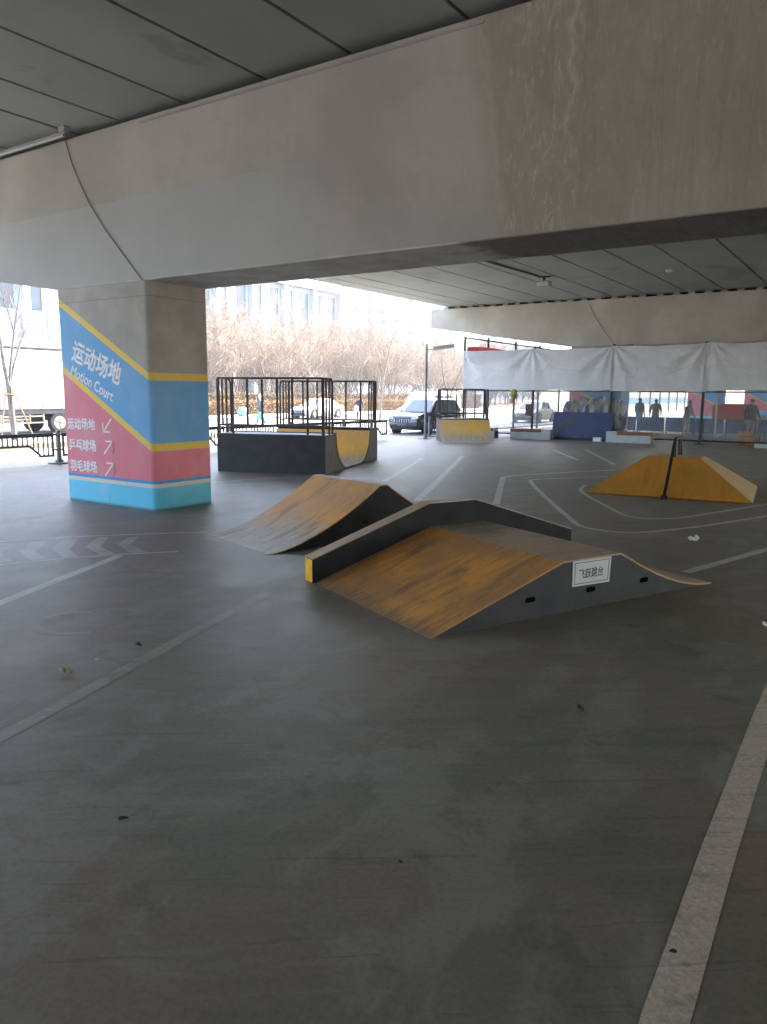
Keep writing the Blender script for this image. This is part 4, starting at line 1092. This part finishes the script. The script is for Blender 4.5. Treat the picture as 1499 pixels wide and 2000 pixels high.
def car(label, loc, rz, paint, suv, L, W, H, group=None):
    """front faces -Y; local y 0 is the front bumper"""
    o = thing('parked_car', label, 'car', loc, rz, group)
    hw = W / 2; g_ = .20 if suv else .16
    belt = .98 if suv else .88; hood = .95 if suv else .80
    st = [(0.0, .40, hood - .28, .66), (.06, .28, hood - .16, .86), (.22, g_, hood - .08, .94), (.55, g_, hood, .97), (1.15, g_, hood + .05, 1.0), (1.6, g_, belt, 1.0), (L * .55, g_, belt + .02, 1.0), (L * .8, g_, belt + .05, 1.0), (L - .28, g_ + .02, belt + .05, .97), (L - .08, .34, belt - .0, .90), (L, .45, belt - .14, .80)]
    rings = []
    for y, zb, zt_, k in st:
        w_ = hw * k
        rings.append([(-w_ * .86, y, zb), (w_ * .86, y, zb), (w_ * .97, y, zb + .12), (w_, y, zb + (zt_ - zb) * .55), (w_ * .985, y, zt_ - .10), (w_ * .90, y, zt_), (-w_ * .90, y, zt_), (-w_ * .985, y, zt_ - .10), (-w_, y, zb + (zt_ - zb) * .55), (-w_ * .97, y, zb + .12)])
    MB().loft(rings).build('body', M[paint], o, True)
    # greenhouse
    if suv: cab = [(1.22, belt + .0, .88), (1.95, H - .06, .74), (2.5, H, .74), (L * .82, H - .02, .74), (L - .42, H - .10, .72), (L - .12, belt + .02, .86)]
    else: cab = [(1.15, belt - .03, .86), (2.05, H - .05, .70), (2.55, H, .70), (3.1, H - .02, .70), (3.75, H - .22, .72), (L - .55, belt + .04, .84)]
    rg = []
    for y, z, k in cab:
        wt = hw * k; wb_ = hw * .93
        rg.append([(-wb_, y, belt - .04), (wb_, y, belt - .04), (wt if z > belt + .1 else wb_ * .97, y, max(z - .05, belt - .03)), (wt * .88 if z > belt + .1 else wb_ * .9, y, max(z, belt - .02)), (-(wt * .88 if z > belt + .1 else wb_ * .9), y, max(z, belt - .02)), (-(wt if z > belt + .1 else wb_ * .97), y, max(z - .05, belt - .03))])
    roof = MB().loft(rg).build('cabin', M[paint], o, True)
    # glass a few millimetres proud of the cabin
    def quad(name, pts, off):
        pts = [Vector(p) + Vector(off) for p in pts]
        n = (pts[1] - pts[0]).cross(pts[2] - pts[0]).normalized() * .004
        MB().add([p + n for p in pts] + [p - n for p in pts], [(0, 1, 2, 3), (7, 6, 5, 4), (0, 4, 5, 1), (1, 5, 6, 2), (2, 6, 7, 3), (3, 7, 4, 0)]).build(name, M['glass'], o)
    a, b = cab[0], cab[1]
    def lerp(p, q, t): return p + (q - p) * t
    wy = lambda t: lerp(a[0], b[0], t); wz = lambda t: lerp(a[1], b[1], t)
    quad('windshield', [(-hw * .80, wy(.06), wz(.06)), (hw * .80, wy(.06), wz(.06)), (hw * .63 if suv else hw * .60, wy(.94), wz(.94)), (-(hw * .63 if suv else hw * .60), wy(.94), wz(.94))], (0, -.012, .010))
    a2, b2 = cab[-2], cab[-1]
    quad('rear_window', [(-hw * .60, a2[0] + .03, a2[1] - .06), (hw * .60, a2[0] + .03, a2[1] - .06), (hw * .76, lerp(a2[0], b2[0], .8), lerp(a2[1], b2[1], .8)), (-hw * .76, lerp(a2[0], b2[0], .8), lerp(a2[1], b2[1], .8))], (0, .014, .012))
    zt_ = H - .11; zb = belt + .03
    if suv: wins = [((1.55, zb), (2.45, zb), (2.45, zt_), (2.02, zt_)), ((2.53, zb), (3.35, zb), (3.35, zt_), (2.53, zt_)), ((3.43, zb), (L - .42, zb + .05), (L - .62, zt_ - .05), (3.43, zt_))]
    else: wins = [((1.62, zb), (2.5, zb), (2.5, zt_), (2.1, zt_)), ((2.58, zb), (3.45, zb), (3.3, zt_ - .02), (2.58, zt_))]
    kt = .74 if suv else .70
    for s in (-1, 1):
        for q in wins:
            def X(z): return s * (hw * .93 + (hw * kt - hw * .93) * (z - belt + .04) / (H - .05 - belt + .04) + .008)
            pts = [(X(z), y, z) for y, z in q]
            n = Vector((s * .006, 0, 0))
            MB().add([Vector(p) + n for p in pts] + [Vector(p) - n for p in pts], [(0, 1, 2, 3), (7, 6, 5, 4), (0, 4, 5, 1), (1, 5, 6, 2), (2, 6, 7, 3), (3, 7, 4, 0)]).build('side_window', M['side_glass'], o)
        MB().ball((s * (hw + .09), 1.58, belt + .06), .10, .06, .075).build('mirror', M[paint], o, 'all')
        MB().prism([(s * hw * .52, hood - .27), (s * hw * .93, hood - .20), (s * hw * .93, hood - .12), (s * hw * .55, hood - .16)], .02, .16, 'y').build('headlight', M['lamp_glass'], o)
        MB().box(*sorted((s * hw * .66, s * hw * .90)), L - .10, L + .004, belt - .22, belt - .06).build('taillight', M['red_glass'], o)
        MB().box(*sorted((s * (hw * .995), s * (hw + .008))), 2.9, 3.05, belt - .12, belt - .09).box(*sorted((s * (hw * .995), s * (hw + .008))), 2.0, 2.15, belt - .14, belt - .11).build('door_handle', M['chrome'], o)
        rw = .35 if suv else .32
        for y in (.86, L - .92):
            MB().tube([(s * (hw - .16), y, rw + .01), (s * (hw - .004 + .008), y, rw + .01)], rw * 1.18, 24).build('wheel_arch', M['dark'], o)
            wheel(o, s * (hw - .09), y, rw, .22, s)
    MB().box(-hw * .45, hw * .45, -.012, .05, hood - .42, hood - .20).build('grille', M['dark'], o)
    for k in range(7): MB().box(-hw * .42 + k * hw * .14 - .012, -hw * .42 + k * hw * .14 + .012, -.022, -.013, hood - .40, hood - .22).build('grille_bar', M['chrome'], o)
    MB().box(-hw * .72, hw * .72, -.01, .10, g_ + .06, g_ + .22).build('lower_intake', M['dark'], o)
    MB().box(-.23, .23, -.03, -.012, .40, .52).build('number_plate', M['plate_blue'], o)
    if suv: MB().bar((-hw * .60, 2.1, H + .03), (-hw * .60, L - .9, H + .02), .03, .03).bar((hw * .60, 2.1, H + .03), (hw * .60, L - .9, H + .02), .03, .03).build('roof_rail', M['chrome'], o)
    return o
car('black sport utility car parked at the street edge facing the camera', (-18.85, 29.6, -.012), 0, 'car_dark', True, 4.45, 1.84, 1.66)
wc = car('white sedan parked across the street behind the half pipe', (-35.95, 42.3, -.016), 0, 'car_white', False, 4.6, 1.8, 1.46)
copy_tree(wc, (-20.2, 46.5, -.012), R(4), 'white sedan seen through the left part of the chain link fence')

van = thing('white_van', 'white van parked behind the black car, mostly its roof showing', 'van', (-22.9, 36.6, -.012))
vr = []
for y, zb, zt_, k in [(0, .4, .9, .86), (.15, .25, 1.05, .95), (.7, .25, 1.2, 1), (1.35, .25, 1.88, .96), (1.8, .25, 1.98, .95), (4.6, .25, 1.98, .95), (4.85, .3, 1.85, .93)]:
    w_ = .86 * k; vr.append([(-w_, y, zb), (w_, y, zb), (w_, y, min(1.1, zt_ - .05)), (w_ * .9, y, zt_ - .06), (w_ * .8, y, zt_), (-w_ * .8, y, zt_), (-w_ * .9, y, zt_ - .06), (-w_, y, min(1.1, zt_ - .05))])
MB().loft(vr).build('body', M['car_white'], van, True)
MB().add([(-.66, .76, 1.25), (.66, .76, 1.25), (.62, 1.3, 1.80), (-.62, 1.3, 1.80), (-.66, .80, 1.24), (.66, .80, 1.24), (.62, 1.34, 1.79), (-.62, 1.34, 1.79)], [(0, 1, 2, 3), (7, 6, 5, 4), (0, 4, 5, 1), (1, 5, 6, 2), (2, 6, 7, 3), (3, 7, 4, 0)]).build('windshield', M['glass'], van)
MB().box(.80, .842, 1.6, 2.6, 1.2, 1.75).build('side_window', M['glass'], van)
MB().box(.80, .842, 2.75, 4.3, 1.2, 1.75).build('side_window', M['glass'], van)
for s in (-1, 1):
    for y in (.85, 3.9): wheel(van, s * .76, y, .31, .2, s)

tk = thing('box_truck', 'large white box truck parked on the street left of the painted column', 'truck', (-31.3, 0, -.016))
MB().box(-2.35, 0, 11.6, 23.4, 1.07, 3.62).build('cargo_box', M['truck_white'], tk, bevel=.03)
rb_ = MB()
k = 11.9
while k < 23.3: rb_.box(.001, .022, k, k + .05, 1.12, 3.56); k += .95
rb_.build('box_rib', M['truck_white'], tk)
MB().box(-2.30, -.02, 11.7, 23.3, .86, 1.068).build('chassis_rail', M['chassis'], tk)
MB().box(-1.7, -.6, 10.6, 22.6, .55, .858).build('chassis_beam', M['chassis'], tk)
gd = MB()
gd.box(-.06, -.01, 13.0, 19.55, .74, .80).box(-.06, -.01, 13.0, 19.55, .46, .52).box(-.055, -.012, 17.0, 18.9, .61, .66)
for y in (13.2, 15.0, 16.8, 17.55, 18.85, 19.5): gd.box(-.065, -.005, y, y + .06, .44, .86)
gd.build('side_guard', M['truck_frame'], tk)
MB().box(-.9, -.15, 16.9, 18.6, .46, .84).build('fuel_tank', M['slab_grey'], tk, bevel=.03)
MB().prism([(8.6, .5), (8.6, 1.5), (8.95, 2.75), (11.2, 2.85), (11.2, .5)], -2.3, -.05).build('cab', M['truck_white'], tk, bevel=.06)
MB().box(-.049, -.03, 9.2, 10.6, 1.6, 2.4).build('cab_window', M['glass'], tk)
for y in (9.6, 20.3, 21.7):
    for x, s in ((-.17, 1), (-2.1, -1)): wheel(tk, x, y, .46, .30, s)
tb = thing('car_stand_in', 'small blue rounded cover with white edge, stand-in for a half hidden car by the hedge', 'dome', (-39.3, 40.1, .11))  # guessed blue shape added in place of a half hidden car
MB().ball((0, 0, .28), .36, .42, .42, 14, 10).build('dome', M['stand_in_blue'], tb, 'all')
MB().tube([(.14, .40, .02), (.22, .36, .32), (.2, .2, .56), (.1, 0, .69)], .03, 6).build('trim', M['bag_white'], tb, True)

# ================================================================== PLANTS
def hedge(label, x0, x1, y0, y1, h, seed, n):
    o = thing('hedge', label, 'hedge', ((x0 + x1) / 2, y0, .12))
    hw = (x1 - x0) / 2; L = y1 - y0; r2 = random.Random(seed)
    MB().box(-hw + .12, hw - .12, .05, L - .05, 0, h - .12).build('branches', M['hedge_core'], o)
    m = MB()
    for _ in range(n):
        f = r2.random()
        y = r2.uniform(0, L)
        if f < .55: p = Vector((hw + r2.gauss(-.06, .06), y, r2.uniform(.02, h)))
        elif f < .95: p = Vector((r2.uniform(-hw, hw), y, h + r2.gauss(-.05, .06) + .07 * sin(y * .9 + seed)))
        else: p = Vector((r2.uniform(-hw, hw), 0 if r2.random() < .5 else L, r2.uniform(.02, h)))
        a = Vector((r2.gauss(0, 1), r2.gauss(0, 1), r2.gauss(0, 1))).normalized(); b = a.orthogonal().normalized()
        s = r2.uniform(.05, .11); c = a.cross(b)
        m.add([p - b * s, p + c * s * .55, p + b * s, p - c * s * .55], [(0, 1, 2, 3)])
    m.build('foliage', M['hedge'], o)
hedge('front clipped hedge with orange brown leaves along the far kerb', -44.3, -42.3, 22, 84, 1.02, 1, 26000)
hedge('taller second hedge with orange brown leaves behind the front hedge', -47.6, -46.0, 26, 92, 1.62, 2, 22000)

def grow(r2, H, limbs, spread, levels=(5, 4, 4, 4), r0=.11, fork=.9, multi=True):
    segs = []
    def branch(p, d, L, r, lev):
        n = 4 if lev < 2 else 3
        pts = [p]
        for i in range(n):
            bend = .16 if lev < 2 else .26
            d = (d + Vector((r2.gauss(0, bend), r2.gauss(0, bend), r2.gauss(.06 if lev < 3 else .10, bend * .6)))).normalized()
            q = p + d * L / n; ra = r * (1 - .6 * i / n); rb2 = r * (1 - .6 * (i + 1) / n)
            segs.append((lev, p, q, ra, rb2)); p = q; pts.append(q)
        if lev >= len(levels): return
        k = levels[lev]
        for i in range(k):
            t = (.25 + .75 * (i + r2.random() * .8) / k)
            j = min(int(t * n), n - 1); q = pts[j].lerp(pts[j + 1], min(t * n - j, 1))
            ax = d.orthogonal().normalized(); ax.rotate(Matrix.Rotation(r2.uniform(0, 2 * pi), 3, d))
            nd = (d * r2.uniform(.7, 1.1) + ax * r2.uniform(.45, .85) + Vector((0, 0, .14))).normalized()
            branch(q, nd, L * r2.uniform(.44, .62), max(r * .42, .004), lev + 1)
    base = Vector((0, 0, 0)); tr = Vector((r2.gauss(0, .04), r2.gauss(0, .04), fork))
    segs.append((-1, base, tr, r0 * 1.25, r0))
    for i in range(limbs):
        a = 2 * pi * (i + r2.uniform(-.25, .25)) / limbs
        d = Vector((cos(a) * spread, sin(a) * spread, 1)).normalized()
        branch(tr - Vector((0, 0, .12 * r2.random())), d, H * r2.uniform(.50, .66), r0 * .62, 0)
    return segs
def tree_parts(segs, parent, bark='bark', twig='twig', thick=1.0):
    t = MB(); c = MB()
    for lev, p, q, a, b in segs:
        if lev <= 0: t.tube([p, q], [a, b], 7 if lev < 0 else 6, False)
        else: c.tube([p, q], [max(a, .007) * thick, max(b, .006) * thick], 3, False)
    t.build('trunk', M[bark], parent, 'all'); c.build('crown', M[twig], parent)
protos = []
kinds = [(9.9, 8, .58), (9.0, 9, .70), (10.4, 7, .46), (8.7, 8, .62)]
spots = []
rt_ = random.Random(21)
# rows of the grove: (x, y) staggered, nearer rows first
for row, (x, y0, y1, st) in enumerate([(-49.5, 40, 112, 4.6), (-53.5, 43, 130, 5.0), (-58, 47, 142, 6.4), (-63, 52, 152, 8.5)]):
    y = y0
    while y < y1:
        spots.append((x + rt_.uniform(-1.1, 1.1), y + rt_.uniform(-1.2, 1.2), row)); y += st
rows_txt = ['front row', 'second row', 'third row', 'back row']
look = ['wide crowned', 'low spreading', 'tall upright', 'dense rounded']
for i, (x, y, row) in enumerate(spots):
    kd = i % 4
    lab = 'bare pinkish tree of the grove behind the hedges'
    sc = rt_.uniform(.86, 1.10)
    if kd >= len(protos):
        r2 = random.Random(100 + kd); h_, lb_, sp2 = kinds[kd]
        o = thing('bare_tree', lab, 'tree', (x, y, .12), 0, 'bare trees of the grove behind the hedges')
        tree_parts(grow(r2, h_, lb_, sp2), o, thick=1.55); protos.append(o)
    else:
        o = copy_tree(protos[kd], (x, y, .12), rt_.uniform(0, 6.28), lab)
    o.scale = (sc, sc, sc * rt_.uniform(.92, 1.06))

def poly_tree(name, label, loc, limbs, bark, twig_seed, extra=True):
    o = thing(name, label, 'tree', loc)
    t = MB(); c = MB(); r2 = random.Random(twig_seed)
    for pts, r0, r1 in limbs:
        n = len(pts); t.tube(pts, [r0 + (r1 - r0) * i / (n - 1) for i in range(n)], 8)
    for pts, r0, r1 in limbs:
        for i in range(1, len(pts)):
            p0, p1 = Vector(pts[i - 1]), Vector(pts[i])
            if p1.z < 1.9: continue
            for k in range(3):
                p = p0.lerp(p1, r2.random()); d = Vector((r2.gauss(0, .6), r2.gauss(0, .6), abs(r2.gauss(.7, .3)))).normalized()
                q = p + d * r2.uniform(.4, .9); c.tube([p, p.lerp(q, .5) + Vector((r2.gauss(0, .03), r2.gauss(0, .03), .02)), q], [.012, .009, .006], 4, False)
                for m in range(3):
                    e = p.lerp(q, r2.uniform(.4, 1)); d2 = (d + Vector((r2.gauss(0, .6), r2.gauss(0, .6), .3))).normalized()
                    c.tube([e, e + d2 * r2.uniform(.2, .5)], [.007, .005], 3, False)
    t.build('trunk', M[bark], o, True); c.build('crown', M[twig_seed % 2 and 'twig' or 'twig'], o)
    return o
X0 = -25.2
st_tree = poly_tree('staked_tree', 'young leafless tree held by wooden stakes at the left edge', (0, 0, 0), [
    ([(X0, 14.57, .15), (X0, 14.53, 1.2), (X0, 14.5, 1.9), (X0, 14.48, 2.06)], .10, .085),
    ([(X0, 14.48, 2.02), (X0, 14.39, 2.6), (X0, 14.33, 3.14), (X0 + .05, 14.30, 3.5), (X0 + .1, 14.17, 4.1), (X0 + .1, 14.18, 5.3)], .07, .022),
    ([(X0, 14.49, 1.9), (X0 + .04, 14.57, 2.6), (X0, 14.72, 3.4), (X0, 14.82, 3.82), (X0, 14.63, 4.6), (X0, 14.41, 5.05), (X0, 14.30, 5.7)], .05, .015),
    ([(X0, 14.80, 3.75), (X0, 14.88, 4.16), (X0, 15.05, 4.9), (X0, 15.17, 5.55), (X0, 15.3, 6.4)], .03, .012),
    ([(X0, 14.53, 1.95), (X0 - .04, 14.70, 2.6), (X0, 14.93, 3.3), (X0, 15.06, 3.6), (X0, 15.3, 4.04), (X0, 15.42, 4.5)], .045, .012),
    ([(X0, 15.04, 3.55), (X0, 15.41, 3.8), (X0, 15.93, 4.1)], .02, .008)], 'bark_pale', 7)
for dx, y0, y1 in ((.25, 13.95, 14.36), (.35, 14.42, 14.53), (-.2, 14.78, 14.60), (.1, 15.27, 14.56)):
    MB().tube([(X0 + dx, y0, .15), (X0 + dx * .2, y1, 2.02)], .024, 7).build('stake', M['stake'], st_tree, True)
MB().bar((X0 + .1, 14.2, 1.77), (X0 + .1, 14.78, 1.75), .05, .05).bar((X0 - .25, 14.5, 1.70), (X0 + .3, 14.5, 1.70), .05, .05).build('stake_tie', M['plank'], st_tree)

poly_tree('young_tree', 'slender leafless street tree leaning right behind the black car', (-27.5, 40.5, .0), [
    ([(0, 0, -.02), (.05, .1, 1.6), (.1, .3, 3.0), (.2, .75, 4.6), (.35, 1.5, 6.6)], .09, .02),
    ([(.1, .3, 2.8), (.0, -.1, 4.0), (-.1, -.2, 5.2)], .035, .012)], 'bark', 8)
poly_tree('young_tree', 'forked leafless street tree rising above the quarter pipe', (-21.5, 38.8, .0), [
    ([(0, 0, -.02), (.0, .05, 1.6), (-.15, -.35, 2.6), (-.2, -.55, 3.6)], .07, .02),
    ([(0, .05, 1.5), (.2, .45, 2.6), (.5, 1.2, 4.0)], .05, .015)], 'bark', 10)

# ================================================================== BUILDINGS
bl = thing('office_building', 'long white building with tall narrow windows and pilasters behind the trees', 'building', (-70, 0, 0))
MB().box(-16, 0, 20, 92.6, 0, 16.2).build('wall', M['bldg_white'], bl)
MB().box(-16.2, .9, 19.8, 93.3, 16.202, 17.1).build('cornice', M['bldg_white'], bl)
yv = 92.2
while yv > 24:
    MB().box(.003, .75, yv - .7, yv, 0, 16.2).build('pilaster', M['bldg_white'], bl)
    for a, b in ((.6, 2.1), (4.0, 5.0)):
        for z0, z1 in ((9.5, 15.6), (1.5, 5.0)):
            wn = MB().box(.004, .05, yv - .7 - b, yv - .7 - a, z0, z1).build('window', M['win_blue'] if z0 > 9 else M['win_dark'], bl)
            MB().box(.004, .12, yv - .7 - a + .003, yv - .7 - a + .55, z0, z1).build('window_surround', M['win_frame'] if (a > 3) else M['bldg_shade'], wn)  # blue surrounds carry the shade of the window reveals in their colour
    yv -= 6.2
MB().box(.01, 4.0, 36, 50, 5.75, 6.5).build('canopy', M['slab_grey'], bl)
MB().box(.006, .3, 44.6, 50, 6.6, 9.4).build('tile_panel', M['bldg_shade'], bl)
MB().box(.006, .4, 39.5, 41.2, 6.51, 7.6).build('sign_panel', M['hoard_blue'], bl)

def tower(label, x, y, rz, W, D, H, nf, nc, seed):
    o = thing('apartment_tower', label, 'building', (x, y, 0), rz)
    MB().box(-W / 2, W / 2, 0, D, 0, H).build('wall', M['tower_white'], o)
    MB().box(-W / 2 - .4, W / 2 + .4, -.4, D + .4, H + .002, H + 1.0).build('roof', M['tower_white'], o)
    r2 = random.Random(seed)
    z = H - 3.2; f = 0
    while f < nf:
        for c in range(nc):
            xx = -W / 2 + (c + .5) * W / nc
            wd = .8 if c % 2 else .55
            MB().box(xx - wd, xx + wd, -.06, .1, z, z + 1.5).build('window', M['win_dark'], o)
        z -= 3.0; f += 1
    for c in range(0, nc, 3):
        m = MB(); z = H - 3.6
        for f in range(nf): m.box(-W / 2 + (c + 1.05) * W / nc, -W / 2 + (c + 1.75) * W / nc, -1.1, -.065, z, z + 1.05); z -= 3.0
        m.build('balcony', M['bldg_white'], o)
    return o
tower('pale white apartment tower far away behind the trees, seen under the bridge deck', -118, 182, R(33), 34, 14, 42, 10, 9, 1)
tower('second pale apartment block far away right of the tower, behind the lamp post', -98, 214, R(33), 20, 14, 30, 8, 6, 2)

# ================================================================== LITTER
def flake(name, label, x, y, s, mat, seed, cat='litter', z=.012, aspect=1.6):
    r2 = random.Random(seed); n = 9; P = []
    for i in range(n):
        a = 2 * pi * i / n; q = s * r2.uniform(.65, 1.1)
        P.append((q * aspect * cos(a), q * sin(a), r2.uniform(0, .5) * s))
    top = [(p[0] * .55, p[1] * .55, p[2] + s * r2.uniform(.15, .5)) for p in P]
    m = MB().loft([P, top, [(0 + .1 * p[0], .1 * p[1], s * .35) for p in P]])
    o = m.build(name, M[mat]); o.location = (x, y, z); o.rotation_euler = (0, 0, r2.uniform(0, 6))
    return tag(o, label, cat)
flake('crumpled_paper', 'crumpled white paper on the floor between the jump box and the pyramid ramp', -2.02, 10.38, .075, 'paper', 1)
flake('dry_leaf', 'pale dry leaf on the floor at the lower left', -4.48, 2.84, .042, 'leaf', 2, aspect=1.5)
flake('litter_scrap', 'small dark scrap on the floor beside the faint line at left', -4.54, 3.48, .026, 'scrap', 3)
flake('litter_scrap', 'small dark scrap lowest on the floor at the left', -2.68, 1.93, .017, 'scrap', 4)
flake('litter_scrap', 'thin dark scrap on the open floor in front of the sign on the jump box', -1.41, 4.27, .022, 'scrap', 5, aspect=2.6)
flake('litter_scrap', 'tiny dark scrap near the middle of the open foreground floor', -1.49, 2.37, .010, 'scrap', 6)
flake('litter_scrap', 'pale torn scrap at the right edge of the picture on the floor', -.70, 6.78, .05, 'paper', 7)
flake('litter_scrap', 'small dark scrap beside the bold white line in the foreground', -.455, 2.48, .012, 'scrap', 8)
flake('litter_scrap', 'tiny pale scrap near the dry leaf at left', -4.53, 3.11, .012, 'paper', 9)

# ================================================================== HAZE
hz = NT('haze_air')
pv = hz.node('ShaderNodeVolumePrincipled'); pv.inputs['Color'].default_value = (.93, .95, 1, 1); pv.inputs['Density'].default_value = .0008
pv.inputs['Anisotropy'].default_value = .35
hz.t.links.new(pv.outputs[0], hz.out.inputs['Volume'])
ho = MB().box(-260, 130, -120, 330, -1.6, 62).build('haze', hz.m); ho['kind'] = 'stuff'
